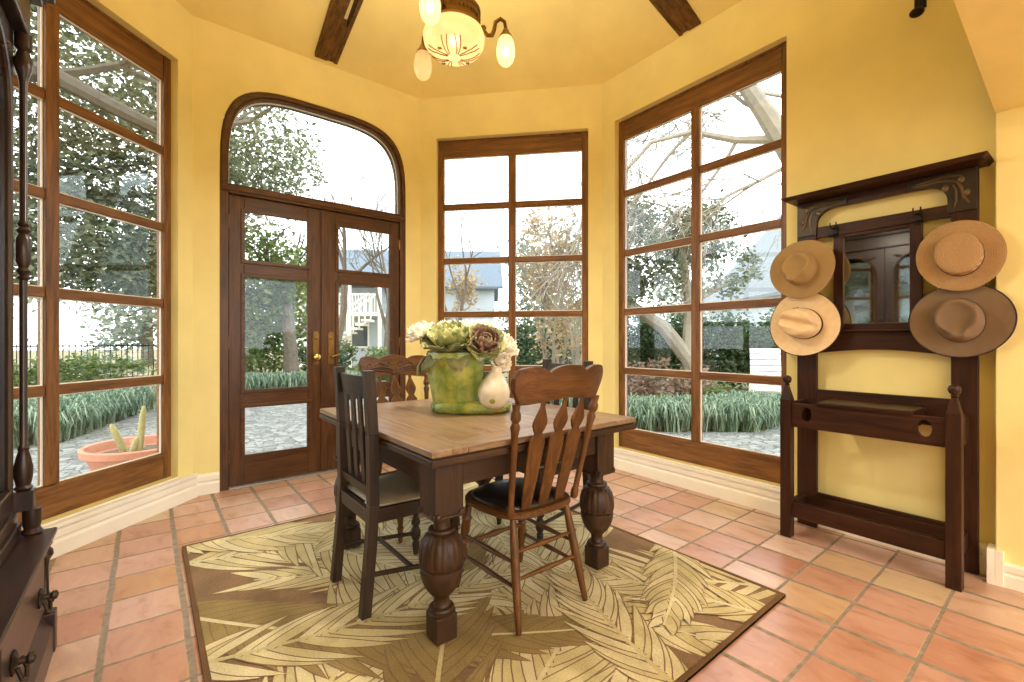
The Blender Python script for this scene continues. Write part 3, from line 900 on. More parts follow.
def dark_chair(M, label):
    c = root('dining_chair', M, label, 'chair', None)
    # rear posts, bent back above the seat
    for sx in (-1, 1):
        mb = MB(); x = sx * 0.186; hw, hd = 0.022, 0.021
        ys = [(-0.222, 0), (-0.196, 0.30), (-0.187, 0.46), (-0.190, 0.75), (-0.206, 1.020)]
        for (ya, za), (yb, zb) in zip(ys, ys[1:]):
            mb.hexa([(x - hw, ya - hd, za), (x + hw, ya - hd, za), (x + hw, ya + hd, za), (x - hw, ya + hd, za)],
                    [(x - hw, yb - hd, zb), (x + hw, yb - hd, zb), (x + hw, yb + hd, zb), (x - hw, yb + hd, zb)])
        mb.build('back_post', W_DARK('z'), c, 0.003)
    def curved(name, z0, z1, y, bow, th):
        mb = MB(); n = 10
        o = []
        for i in range(n + 1):
            x = -0.1635 + 0.327 * i / n; o.append((x, y - bow * cos(pi * (x / 0.327))))
        for (xa, ya), (xb, yb) in zip(o, o[1:]):
            mb.hexa([(xa, ya, z0), (xb, yb, z0), (xb, yb + th, z0), (xa, ya + th, z0)], [(xa, ya - 0.012, z1), (xb, yb - 0.012, z1), (xb, yb + th - 0.012, z1), (xa, ya + th - 0.012, z1)])
        mb.build(name, W_DARK('x'), c)
    curved('top_rail', 0.90, 0.994, -0.198, 0.018, 0.020)
    curved('lower_rail', 0.485, 0.530, -0.192, 0.0, 0.020)
    for x in (-0.085, 0.0, 0.085):
        mb = MB(); hw = 0.021
        mb.hexa([(x - hw, -0.190, 0.528), (x + hw, -0.190, 0.528), (x + hw, -0.179, 0.528), (x - hw, -0.179, 0.528)],
                [(x - hw, -0.212, 0.905), (x + hw, -0.212, 0.905), (x + hw, -0.201, 0.905), (x - hw, -0.201, 0.905)])
        mb.build('back_slat', W_DARK('z'), c, 0.002)
    # front legs: square top, turned knob below
    for sx in (-1, 1):
        x = sx * 0.190
        mb = MB(); mb.box(x - 0.019, x + 0.019, 0.181, 0.219, 0.235, 0.435)
        mb.lathe([(0.015, 0.236), (0.022, 0.228), (0.022, 0.22), (0.013, 0.212), (0.016, 0.196), (0.024, 0.178), (0.024, 0.165), (0.013, 0.152), (0.018, 0.146), (0.026, 0.125),
                  (0.026, 0.10), (0.018, 0.078), (0.012, 0.072), (0.020, 0.064), (0.017, 0.03), (0.012, 0.0)], 14, M=Matrix.Translation((x, 0.20, 0)))
        mb.build('front_leg', W_DARK('z'), c, 0.003)
    mb = MB()
    mb.box(-0.171, 0.171, 0.186, 0.212, 0.375, 0.435); mb.build('seat_rail', W_DARK('x'), c, 0.002)
    mb = MB(); mb.box(-0.1635, 0.1635, -0.205, -0.180, 0.375, 0.435); mb.build('seat_rail', W_DARK('x'), c, 0.002)
    for q in (-1, 1):
        xs_ = sorted((q * 0.192, q * 0.166)); xf = sorted((q * 0.204, q * 0.178))
        mb = MB()
        mb.hexa([(xs_[0], -0.170, 0.375), (xs_[1], -0.170, 0.375), (xf[1], 0.181, 0.375), (xf[0], 0.181, 0.375)], [(xs_[0], -0.170, 0.435), (xs_[1], -0.170, 0.435), (xf[1], 0.181, 0.435), (xf[0], 0.181, 0.435)])
        mb.build('seat_rail', W_DARK('y'), c, 0.002)
    # pad
    mb = MB(); n = 10
    vs = []; fs = []
    for lvl, (ins, z) in enumerate(((0.0, 0.4355), (-0.004, 0.446), (0.012, 0.460), (0.05, 0.468), (0.12, 0.471))):
        yb, yf = -0.176 + ins, 0.224 - ins; wb, wf = 0.156 + 0.02 - ins, 0.208 - ins
        vs += [(-wb, yb, z), (wb, yb, z), (wf, yf, z), (-wf, yf, z)]
    for l in range(4):
        for k in range(4):
            k2 = (k + 1) % 4; fs.append((l * 4 + k, l * 4 + k2, l * 4 + 4 + k2, l * 4 + 4 + k))
    fs.append((3, 2, 1, 0)); fs.append((16, 17, 18, 19))
    mb.add(vs, fs, 0, True)
    mb.build('seat_pad', M_HIDE, c, 0.008, bseg=3, sharp=70)
    for sx in (-1, 1):
        mb = MB(); mb.tube([(sx * 0.184, -0.205, 0.165), (sx * 0.190, 0.182, 0.115)], 0.011, 8); mb.build('side_stretcher', W_DARK('y'), c)
    mb = MB(); mb.tube([(-0.184, -0.01, 0.143), (0.184, -0.01, 0.143)], 0.011, 8); mb.build('cross_stretcher', W_DARK('x'), c)
    return c

def scallop(x):
    """upper edge of the crest: three lobes"""
    a = abs(x)
    if a < 0.105: return 1.012 + 0.038 * sqrt(max(0.0, 1 - (a / 0.105) ** 2))
    return 1.010 + 0.034 * sqrt(max(0.0, 1 - ((a - 0.180) / 0.080) ** 2))

def pressed_chair(M, label, carved):
    c = root('dining_chair', M, label, 'chair', None)
    # shaped plank seat
    mb = MB(); out = []
    for i in range(28):
        t = 2 * pi * i / 28
        cx, sx = cos(t), sin(t)
        x = 0.212 * math.copysign(abs(cx) ** 0.62, cx); y = 0.205 * math.copysign(abs(sx) ** 0.62, sx)
        if y > 0: x *= 1.04
        out.append((x, y))
    n = len(out); vs, fs = [], []
    for k, (s_, z) in enumerate(((0.94, 0.415), (1.0, 0.424), (1.0, 0.438), (0.965, 0.446))):
        vs += [(x * s_, y * s_, z) for x, y in out]
    for l in range(3):
        for k in range(n): fs.append((l * n + k, l * n + (k + 1) % n, (l + 1) * n + (k + 1) % n, (l + 1) * n + k))
    fs += [tuple(reversed(range(n))), tuple(range(3 * n, 4 * n))]
    mb.add(vs, fs, 0, True); seat = mb.build('seat', W_PRESS('y'), c)
    mb = MB(); vs, fs = [], []
    for k, (s_, z) in enumerate(((0.86, 0.4465), (0.85, 0.456), (0.78, 0.465), (0.55, 0.470), (0.2, 0.472))):
        vs += [(x * s_, y * s_ + 0.008, z) for x, y in out]
    for l in range(4):
        for k in range(n): fs.append((l * n + k, l * n + (k + 1) % n, (l + 1) * n + (k + 1) % n, (l + 1) * n + k))
    fs += [tuple(reversed(range(n))), tuple(range(4 * n, 5 * n))]
    mb.add(vs, fs, 0, True); mb.build('leather_pad', M_LEATHER, seat, sharp=70)
    # legs
    legprof = [(0, 0.011), (0.04, 0.013), (0.30, 0.017), (0.55, 0.019), (0.78, 0.018), (0.90, 0.015), (1.0, 0.013)]
    frontprof = [(0, 0.010), (0.05, 0.013), (0.16, 0.015), (0.19, 0.022), (0.22, 0.014), (0.34, 0.021), (0.42, 0.024), (0.50, 0.016), (0.53, 0.024), (0.56, 0.015), (0.66, 0.021), (0.76, 0.019), (0.80, 0.025), (0.84, 0.016), (1.0, 0.015)]
    feet = {('r', -1): ((-0.190, -0.235, 0), (-0.152, -0.150, 0.416)), ('r', 1): ((0.190, -0.235, 0), (0.152, -0.150, 0.416)),
            ('f', -1): ((-0.192, 0.215, 0), (-0.165, 0.150, 0.416)), ('f', 1): ((0.192, 0.215, 0), (0.165, 0.150, 0.416))}
    def at(k, z):
        p, q = Vector(feet[k][0]), Vector(feet[k][1]); return p.lerp(q, z / 0.416)
    for k, (p, q) in feet.items():
        mb = MB(); turned(mb, p, q, legprof if k[0] == 'r' else frontprof); mb.build('rear_leg' if k[0] == 'r' else 'front_leg', W_PRESS('z'), c)
    sp = [(0, 0.007), (0.3, 0.009), (0.5, 0.012), (0.7, 0.009), (1, 0.007)]
    for z in (0.19, 0.29):
        mb = MB(); turned(mb, at(('r', -1), z), at(('r', 1), z), sp, 8); mb.build('rear_stretcher', W_PRESS('x'), c)
    for z in (0.16, 0.25):
        for sx in (-1, 1):
            mb = MB(); turned(mb, at(('r', sx), z), at(('f', sx), z), sp, 8); mb.build('side_stretcher', W_PRESS('y'), c)
    mb = MB(); turned(mb, at(('f', -1), 0.21), at(('f', 1), 0.21), [(0, 0.008), (0.2, 0.012), (0.3, 0.008), (0.5, 0.017), (0.7, 0.008), (0.8, 0.012), (1, 0.008)], 10); mb.build('front_stretcher', W_PRESS('x'), c)
    # back: lean rises from y=-0.17 at the seat to -0.285 at the top
    yb = lambda z: -0.172 - 0.200 * (z - 0.446)
    for sx in (-1, 1):
        mb = MB()
        turned(mb, (sx * 0.182, yb(0.44), 0.44), (sx * 0.226, yb(0.905), 0.905), [(0, 0.014), (0.03, 0.018), (0.07, 0.018), (0.10, 0.013), (0.45, 0.014), (0.74, 0.015), (0.80, 0.020), (0.84, 0.013), (0.87, 0.021), (0.91, 0.021), (0.94, 0.014), (1.0, 0.017)])
        mb.build('back_post', W_PRESS('z'), c)
    # crest rail
    bow = lambda x: -0.045 * (1 - (x / 0.255) ** 2)
    mb = MB(); n = 40; th = 0.022
    cols = []
    for i in range(n + 1):
        x = -0.255 + 0.51 * i / n
        a = abs(x)
        zt = scallop(x)
        zb = 0.897 + 0.020 * (1 - min(1, a / 0.2)) * (1 if a < 0.2 else 0)
        if a > 0.235: zt -= (a - 0.235) * 1.0; zb += (a - 0.23) * 2.4
        zm = (zt + zb) / 2
        cols.append([(x * (1 - 0.06 * (1.05 - z) / 0.15), yb(z) + bow(x) + dy, z) for z, dy in ((zb, 0), (zm, -0.004), (zt, -0.002), (zt, th), (zm, th + 0.004), (zb, th))])
    vs = [p for c_ in cols for p in c_]; fs = []
    for i in range(n):
        for k in range(6):
            k2 = (k + 1) % 6; fs.append((i * 6 + k, (i + 1) * 6 + k, (i + 1) * 6 + k2, i * 6 + k2))
    fs.append((5, 4, 3, 2, 1, 0)); fs.append(tuple(n * 6 + k for k in range(6)))
    mb.add(vs, fs, 0, True)
    crest = mb.build('crest_rail', W_PRESS('x'), c, 0.003, sharp=30)
    # pressed scrollwork, on the side that faces the table
    mb = MB()
    def fy(x, z): return yb(z) + bow(x) + th + 0.003
    for sx in (-1, 1):
        for (cx, cz, r0, tw) in ((0.10, 0.965, 0.038, 1.6), (0.185, 0.978, 0.028, -1.5), (0.045, 0.985, 0.022, 1.4)):
            pts = []
            for i in range(22):
                t = i / 21; a = tw * 2 * pi * t; r = r0 * (1 - 0.85 * t)
                x = sx * (cx + r * cos(a)); z = cz + r * sin(a); pts.append((x, fy(x, z), z))
            mb.tube(pts, 0.0055, 6)
        for k in range(3):
            pts = [(sx * (0.01 + 0.20 * t), fy(0.01 + 0.2 * t, 0.93), 0.925 + 0.012 * k + 0.02 * sin(t * pi)) for t in [i / 12 for i in range(13)]]
            mb.tube(pts, 0.004, 6)
    mb.build('pressed_carving', W_CARVE('x'), crest)
    # three arrow slats
    for x0 in (-0.095, 0.0, 0.095):
        half = [(0.024, 0.448), (0.029, 0.50), (0.033, 0.56), (0.037, 0.63), (0.040, 0.70), (0.041, 0.735), (0.038, 0.752), (0.026, 0.764), (0.019, 0.776), (0.028, 0.790), (0.037, 0.812), (0.036, 0.828), (0.023, 0.858), (0.010, 0.886), (0.010, 0.918)]
        mb = MB(); vs, fs = [], []
        for w, z in half:
            xc = x0 * (1 + 0.16 * (z - 0.446) / 0.45)
            y = yb(z) + bow(xc) * (z - 0.446) / 0.45 + 0.006
            vs += [(xc - w, y, z), (xc + w, y, z), (xc + w, y + 0.010, z), (xc - w, y + 0.010, z)]
        m_ = len(half)
        for i in range(m_ - 1):
            for k in range(4):
                k2 = (k + 1) % 4; fs.append((i * 4 + k, i * 4 + k2, i * 4 + 4 + k2, i * 4 + 4 + k))
        fs += [(3, 2, 1, 0), tuple(range((m_ - 1) * 4, m_ * 4))]
        mb.add(vs, fs); mb.build('arrow_slat', W_PRESS('z'), c, 0.002)
    return c

g4 = 'dining chairs around the table'
ch = [dark_chair(TR(-2.04, 0.925, RZ), 'dark slat-back chair with grey-green leather seat, on the hutch side of the table'),
      dark_chair(TR(-2.08, 1.915, RZ, pi), 'dark chair mostly hidden behind the table, its top rail showing below the middle window'),
      pressed_chair(TR(-1.60, 1.318, RZ, pi / 2), 'oak chair with scalloped crest and three arrow slats, its back to the viewer', False),
      pressed_chair(TR(-2.62, 1.31, RZ, -pi / 2), 'oak chair with pressed scrollwork on its crest, behind the table near the double door', True)]
for c in ch: c['group'] = g4

# ------------------------------------------------------------------ planter and artificial cabbages
tz = RZ + 0.760
pv = Vector((0.625, 0.780))       # across the table as the planter faces
P0 = Vector((-2.12, 1.40))
ang = atan2(pv.y, pv.x)
pl = root('planter', TR(P0.x, P0.y, tz, ang), 'green glazed ceramic planter with a cream gourd at its foot, holding artificial cabbage flowers', 'planter')
mb = MB()
def bark_rib(a, i, z): return 1 + 0.035 * sin(5 * a + 2 * z * 9) + 0.015 * sin(13 * a)
mb.lathe([(0.118, 0.012), (0.126, 0.03), (0.130, 0.06), (0.136, 0.12), (0.150, 0.19), (0.158, 0.26), (0.160, 0.312), (0.156, 0.322), (0.148, 0.318), (0.142, 0.27), (0.128, 0.24)], 60,
         M=Matrix.Translation((-0.078, 0.0, 0)), rib=bark_rib)
mb.build('pot_body', M_CERAMIC, pl, sharp=60)
mb = MB()
mb.lathe([(0.160, 0.0), (0.172, 0.006), (0.174, 0.026), (0.168, 0.046), (0.150, 0.058), (0.12, 0.062), (0.05, 0.064)], 56, M=Matrix.Translation((0.005, -0.01, 0)), rib=lambda a, i, z: 1 + 0.025 * sin(7 * a) + 0.02 * sin(23 * a + 40 * z), sx=1.26, sy=0.95)
mb.build('grassy_base', M_CERAMIC, pl, sharp=60)
mb = MB()
Mg = Matrix.Translation((0.128, -0.118, 0.020)) @ Matrix.Rotation(radians(6), 4, 'Y')
mb.lathe([(0.01, 0.0), (0.045, 0.008), (0.071, 0.035), (0.083, 0.070), (0.083, 0.105), (0.071, 0.140), (0.050, 0.172), (0.034, 0.195), (0.028, 0.212), (0.030, 0.224), (0.018, 0.234)], 32, M=Mg, rib=lambda a, i, z: 1 + 0.015 * cos(8 * a))
mb.build('gourd', M_GOURD, pl, sharp=70)
mb = MB(); mb.lathe([(0.016, 0), (0.013, 0.008), (0.004, 0.012)], 10, M=Matrix.Translation((0.132, -0.194, 0.075)) @ Matrix.Rotation(radians(100), 4, 'X')); mb.build('gourd_eye', M_CERAMIC, pl)

def petal_grid(mb, M, L, wd, cup, curl, ruff, mat, rng, nu=7, nv=7):
    """one rounded, ruffled petal growing along +x, cupping towards +z"""
    vs, fs = [], []
    ph = rng.uniform(0, 6)
    for i in range(nu):
        u = i / (nu - 1)
        a = cup * u + curl * max(0, u - 0.6) ** 2 * 6
        x = L * u * cos(a * 0.6); z = L * u * sin(a)
        w = wd * (0.28 + 0.72 * sin(pi * min(1.0, 0.12 + u * 0.72))) * (1.0 if u < 0.85 else 0.86)
        for j in range(nv):
            v = j / (nv - 1) * 2 - 1
            vs.append((x - 0.12 * L * u * v * v, v * w, z + 0.22 * wd * v * v + ruff * u * u * sin(ph + v * 7)))
    for i in range(nu - 1):
        for j in range(nv - 1):
            fs.append((i * nv + j, (i + 1) * nv + j, (i + 1) * nv + j + 1, i * nv + j + 1))
    mb.add(vs, fs, mat, True, M)

def rosette(name, loc, tilt, R, rings, mats, label, cat, group, seed, leaves=0, leafmat=None):
    rng = random.Random(seed)
    M0 = Matrix.Translation(loc) @ Euler((tilt[0], tilt[1], tilt[2])).to_matrix().to_4x4()
    o = root(name, M0, label, cat, group)
    mb = MB()
    for k in range(rings):
        f = k / max(1, rings - 1)              # 0 = outer
        n = int(8 - 3 * f)
        for i in range(n):
            a = 2 * pi * (i + 0.5 * (k % 2)) / n + rng.uniform(-.15, .15)
            el = 0.10 + 1.15 * f
            L = R * (1.0 - 0.58 * f) * rng.uniform(0.92, 1.08)
            M = Matrix.Rotation(a, 4, 'Z') @ Matrix.Translation((0.012, 0, 0.05 * R + 0.03 * f)) @ Matrix.Rotation(-el * 0.55, 4, 'Y')
            petal_grid(mb, M, L, L * 0.52, 0.5 + 0.5 * f, -0.35 * (1 - f) + 0.2, 0.010, 1 if (k == 0 and len(mats) > 1) else 0, rng)
    p = mb.build('petals', mats, o, fix=False, sharp=180)
    sol = p.modifiers.new('thickness', 'SOLIDIFY'); sol.thickness = 0.0025
    mb = MB(); mb.tube([(0, 0, 0.03), (0, 0, -0.05), (0.01, 0, -0.12)], 0.008, 8); mb.build('stem', M_PETAL_L, o)
    if leaves:
        mb = MB()
        for i in range(leaves):
            a = 2 * pi * i / leaves + rng.uniform(-.4, .4)
            M = Matrix.Rotation(a, 4, 'Z') @ Matrix.Translation((0.01, 0, 0.0)) @ Matrix.Rotation(0.05, 4, 'Y')
            petal_grid(mb, M, R * rng.uniform(1.0, 1.2), R * 0.40, -0.02, -0.22, 0.012, 0, rng)
        lf = mb.build('leaf', [leafmat or M_PETAL_L], o, fix=False, sharp=180)
        sol = lf.modifiers.new('thickness', 'SOLIDIFY'); sol.thickness = 0.002
    return o
fz = tz + 0.318
def fp(a, d, z):     # a across, d away from the viewer
    nrm = Vector((-pv.y, pv.x))
    return (P0.x + pv.x * a + nrm.x * d, P0.y + pv.y * a + nrm.y * d, fz + z)
Zr = ang
def tl(toward, side): return (toward, side, Zr)
fg = 'artificial cabbages in the planter'
rosette('artificial_cabbage', fp(-0.092, -0.055, 0.012), tl(0.34, -0.10), 0.160, 5, [M_PETAL_G, M_PETAL_L], 'large open green artificial cabbage at the middle of the planter', 'artificial flower', fg, 3, 5)
rosette('artificial_cabbage', fp(0.080, -0.070, 0.036), tl(0.95, 0.30), 0.106, 5, [M_PETAL_P, M_PETAL_G], 'purple-tinged artificial cabbage leaning beside the gourd', 'artificial flower', fg, 5, 3)
cg = 'cream artificial blooms in the planter'
for i, (a, d, z, t, s_, R, lb) in enumerate(((-0.262, 0.0, 0.085, 0.35, -0.55, 0.082, 'cream artificial bloom at the outer edge nearest the double door'),
                                             (-0.13, 0.08, 0.100, 0.25, -0.2, 0.080, 'cream artificial bloom behind the green cabbage, near its door side'),
                                             (-0.02, 0.085, 0.095, 0.25, 0.0, 0.085, 'cream artificial bloom standing behind the middle of the planter'),
                                             (0.075, 0.09, 0.100, 0.25, 0.2, 0.078, 'cream artificial bloom peeking over the purple cabbage'),
                                             (0.175, 0.0, 0.02, 0.5, 0.7, 0.078, 'cream artificial bloom drooping above the gourd'),
                                             (0.16, -0.08, -0.055, 0.8, 0.8, 0.055, 'small cream artificial bloom hanging between purple cabbage and gourd'))):
    rosette('artificial_bloom', fp(a, d, z), tl(t, s_), R, 4, [M_PETAL_C], lb, 'artificial flower', cg, 20 + i, 0)
sp_ = root('artificial_leaf_spray', Matrix.Translation(fp(-0.16, -0.02, -0.01)) @ Euler((0, 0, Zr)).to_matrix().to_4x4(), 'drooping olive leaves under the green cabbage on the planter rim', 'artificial leaves')
rng = random.Random(4)
for a, L in ((pi * 1.0, 0.15), (pi * 1.15, 0.12), (pi * 0.85, 0.10)):
    mb = MB(); petal_grid(mb, Matrix.Rotation(a, 4, 'Z') @ Matrix.Rotation(-0.3, 4, 'Y'), L, 0.045, -0.9, -0.6, 0.008, 0, rng)
    q = mb.build('leaf', [M_PETAL_L], sp_, fix=False, sharp=180); sl = q.modifiers.new('thickness', 'SOLIDIFY'); sl.thickness = 0.002

# ------------------------------------------------------------------ hall tree
HT = MR @ Matrix.Translation((1.701, -0.004, 0))
ht = root('hall_tree', HT, 'tall dark wooden hall tree with mirror and glove shelf against the yellow wall', 'hall tree')
WD = 0.816
def bx(name, b, ax='x', par=ht, bev=0.004, mat=None):
    mb = MB(); mb.box(*b); return mb.build(name, mat or W_HALL(ax), par, bev)
bx('back_post', (0.0, 0.110, -0.062, -0.034, 0.0, 2.03), 'z'); bx('back_post', (WD - 0.100, WD, -0.062, -0.034, 0.0, 2.03), 'z')
mb = MB(); mb.hexa([(-0.02, -0.19, 2.028), (WD + 0.03, -0.19, 2.028), (WD + 0.03, -0.002, 2.028), (-0.02, -0.002, 2.028)],
                   [(-0.040, -0.215, 2.048), (WD + 0.052, -0.215, 2.048), (WD + 0.052, -0.002, 2.048), (-0.040, -0.002, 2.048)])
mb.build('top_shelf', W_HALL('x'), ht, 0.004)
# arched head rail between the posts
def quad_arch(x0, x1, zt, z_mid, z_side, rad):
    pts = [(x0, zt), (x0, z_side)]
    for i in range(9):
        a = pi - (pi / 2) * i / 8; pts.append((x0 + rad + rad * cos(a), z_side + (z_mid - z_side) * sin(a)))
    for i in range(9):
        a = pi / 2 - (pi / 2) * i / 8; pts.append((x1 - rad + rad * cos(a), z_side + (z_mid - z_side) * sin(a)))
    pts.append((x1, z_side)); pts.append((x1, zt))
    return pts
mb = MB(); mb.prism(quad_arch(0.1105, WD - 0.1005, 2.027, 1.966, 1.885, 0.10), -0.060, -0.036); mb.build('arched_head_rail', W_HALL('x'), ht, 0.003)
def bracket(mx):
    """cast corner plate with leaf relief; mx mirrors it"""
    f = (lambda x: x) if not mx else (lambda x: WD - x)
    o = [(0.004, 2.022), (0.004, 1.815), (0.112, 1.815)]
    for i in range(9):
        a = pi - (pi / 2) * i / 8; o.append((0.2105 + 0.0985 * cos(a), 1.885 + 0.083 * sin(a)))
    o += [(0.268, 1.972), (0.272, 2.022)]
    mb = MB(); mb.prism([(f(x), z) for x, z in o], -0.070, -0.0625)
    b = mb.build('corner_bracket', M_BRACKET, ht, 0.002)
    mb = MB()
    def tb(pts, r): mb.tube([(f(x), -0.072, z) for x, z in pts], r, 7)
    tb([(0.03, 1.85), (0.05, 1.88), (0.058, 1.93), (0.075, 1.965), (0.12, 1.985)], [0.004, 0.008, 0.008, 0.006, 0.004])
    tb([(0.09, 1.83), (0.078, 1.87), (0.078, 1.92), (0.09, 1.955)], [0.003, 0.006, 0.006, 0.004])
    tb([(0.06, 1.995), (0.11, 2.005), (0.17, 1.998), (0.235, 1.992)], [0.004, 0.008, 0.007, 0.003])
    tb([(0.09, 1.975), (0.15, 1.985), (0.21, 1.98), (0.25, 1.985)], [0.003, 0.006, 0.006, 0.003])
    for x, z in ((0.06, 1.975), (0.12, 1.945), (0.04, 1.905)):
        mb.ball((f(x), -0.072, z), (0.014, 0.006, 0.018), 10, 8)
    mb.build('leaf_relief', M_RELIEF, b)
bracket(False); bracket(True)
bx('upper_rail', (0.1105, WD - 0.1005, -0.060, -0.036, 1.795, 1.862))
bx('mirror_stile', (0.200, 0.252, -0.066, -0.036, 1.225, 1.794), 'z'); bx('mirror_stile', (0.553, 0.605, -0.066, -0.036, 1.225, 1.794), 'z')
bx('mirror_rail', (0.2525, 0.5525, -0.064, -0.038, 1.774, 1.794)); bx('mirror_rail', (0.2525, 0.5525, -0.064, -0.038, 1.225, 1.262))
mb = MB(); mb.box(0.2525, 0.5525, -0.052, -0.046, 1.2625, 1.7735); mb.build('mirror_glass', M_MIRROR, ht)
mb = MB()
xs = [0.1105 + (WD - 0.211) * i / 20 for i in range(21)]
mb.prism([(0.1105, 1.215)] + [(x, 1.085 + 0.026 * sin(pi * (x - 0.1105) / (WD - 0.211))) for x in xs] + [(WD - 0.1005, 1.215)], -0.060, -0.036)
mb.build('arched_rail', W_HALL('x'), ht, 0.003)
bx('mirror_ledge', (0.165, 0.640, -0.105, -0.034, 1.2155, 1.2245))
bx('back_rail', (0.1105, WD - 0.1005, -0.060, -0.038, 0.715, 0.862))
# front legs, pointed, with ball finials
def front_leg(x):
    mb = MB(); hw = 0.028; yc = -0.315
    mb.box(x - hw, x + hw, yc - hw, yc + hw, 0.0, 0.815)
    mb.hexa([(x - hw, yc - hw, 0.815), (x + hw, yc - hw, 0.815), (x + hw, yc + hw, 0.815), (x - hw, yc + hw, 0.815)],
            [(x - 0.010, yc - 0.010, 0.895), (x + 0.010, yc - 0.010, 0.895), (x + 0.010, yc + 0.010, 0.895), (x - 0.010, yc + 0.010, 0.895)])
    l = mb.build('front_leg', W_HALL('z'), ht, 0.002)
    mb = MB(); mb.lathe([(0.010, 0.894), (0.016, 0.902), (0.011, 0.908), (0.020, 0.916), (0.024, 0.928), (0.024, 0.938), (0.018, 0.950), (0.004, 0.956)], 14, M=Matrix.Translation((x, yc, 0))); mb.build('ball_finial', W_HALL('z'), l)
front_leg(0.045); front_leg(WD - 0.045)
def oval(cx, cz, rx, rz, n=16, lobes=0.0): return [(cx + rx * (1 + lobes * cos(3 * t)) * cos(t), cz + rz * (1 + lobes * cos(3 * t)) * sin(t)) for t in [2 * pi * i / n for i in range(n)]]
fx0, fx1 = 0.0735, WD - 0.0735
mb = MB(); mb.prism(rect(fx0, fx1, 0.655, 0.795), -0.327, -0.303, holes=[oval(0.150, 0.735, 0.028, 0.042), oval(WD - 0.150, 0.735, 0.028, 0.042)]); mb.build('front_rail', W_HALL('x'), ht, 0.002)
bx('side_rail', (0.030, 0.058, -0.286, -0.063, 0.655, 0.795), 'y'); bx('side_rail', (WD - 0.058, WD - 0.030, -0.286, -0.063, 0.655, 0.795), 'y')
bx('umbrella_divider', (0.215, 0.235, -0.302, -0.061, 0.72, 0.795), 'y'); bx('umbrella_divider', (0.595, 0.615, -0.302, -0.061, 0.72, 0.795), 'y')
bx('glove_box_lid', (0.205, 0.625, -0.345, -0.070, 0.796, 0.815), 'x'); bx('glove_box_floor', (0.2355, 0.5945, -0.302, -0.061, 0.66, 0.675), 'x')
# umbrella tray near the floor
bx('lower_back_rail', (0.1105, WD - 0.1005, -0.060, -0.038, 0.115, 0.222))
bx('tray_front_rail', (fx0, fx1, -0.326, -0.304, 0.122, 0.208)); bx('tray_side_rail', (0.034, 0.056, -0.286, -0.063, 0.122, 0.208), 'y'); bx('tray_side_rail', (WD - 0.056, WD - 0.034, -0.286, -0.063, 0.122, 0.208), 'y')
mb = MB()
mb.box(0.060, WD - 0.060, -0.098, -0.086, 0.150, 0.205); mb.box(0.060, WD - 0.060, -0.300, -0.292, 0.190, 0.212); mb.box(0.060, 0.07, -0.291, -0.099, 0.190, 0.212); mb.box(WD - 0.07, WD - 0.06, -0.291, -0.099, 0.19, 0.212)
mb.build('tray_liner', W_HALL('x'), ht, 0.002)
# iron coat hooks on the upper rail
hooks = []
for x in (0.212, 0.592):
    mb = MB(); mb.box(x - 0.010, x + 0.010, -0.072, -0.0665, 1.780, 1.850)
    for s_ in (-1, 1):
        mb.tube([(x + 0.005 * s_, -0.072, 1.836), (x + 0.012 * s_, -0.098, 1.834), (x + 0.016 * s_, -0.106, 1.848), (x + 0.015 * s_, -0.105, 1.866)], [0.005, 0.005, 0.004, 0.003], 7)
        mb.tube([(x + 0.005 * s_, -0.072, 1.80), (x + 0.014 * s_, -0.095, 1.785), (x + 0.02 * s_, -0.108, 1.797)], 0.004, 7)
    mb.build('coat_hook', M_IRON, ht)
# four plain hat hooks on the posts
for x, z in ((0.055, 1.60), (0.060, 1.29), (WD - 0.05, 1.59), (WD - 0.05, 1.27)):
    mb = MB(); mb.box(x - 0.008, x + 0.008, -0.068, -0.0625, z - 0.02, z + 0.03); mb.tube([(x, -0.066, z), (x, -0.098, z + 0.002), (x, -0.104, z + 0.016)], 0.005, 7); mb.build('hat_hook', M_IRON, ht)

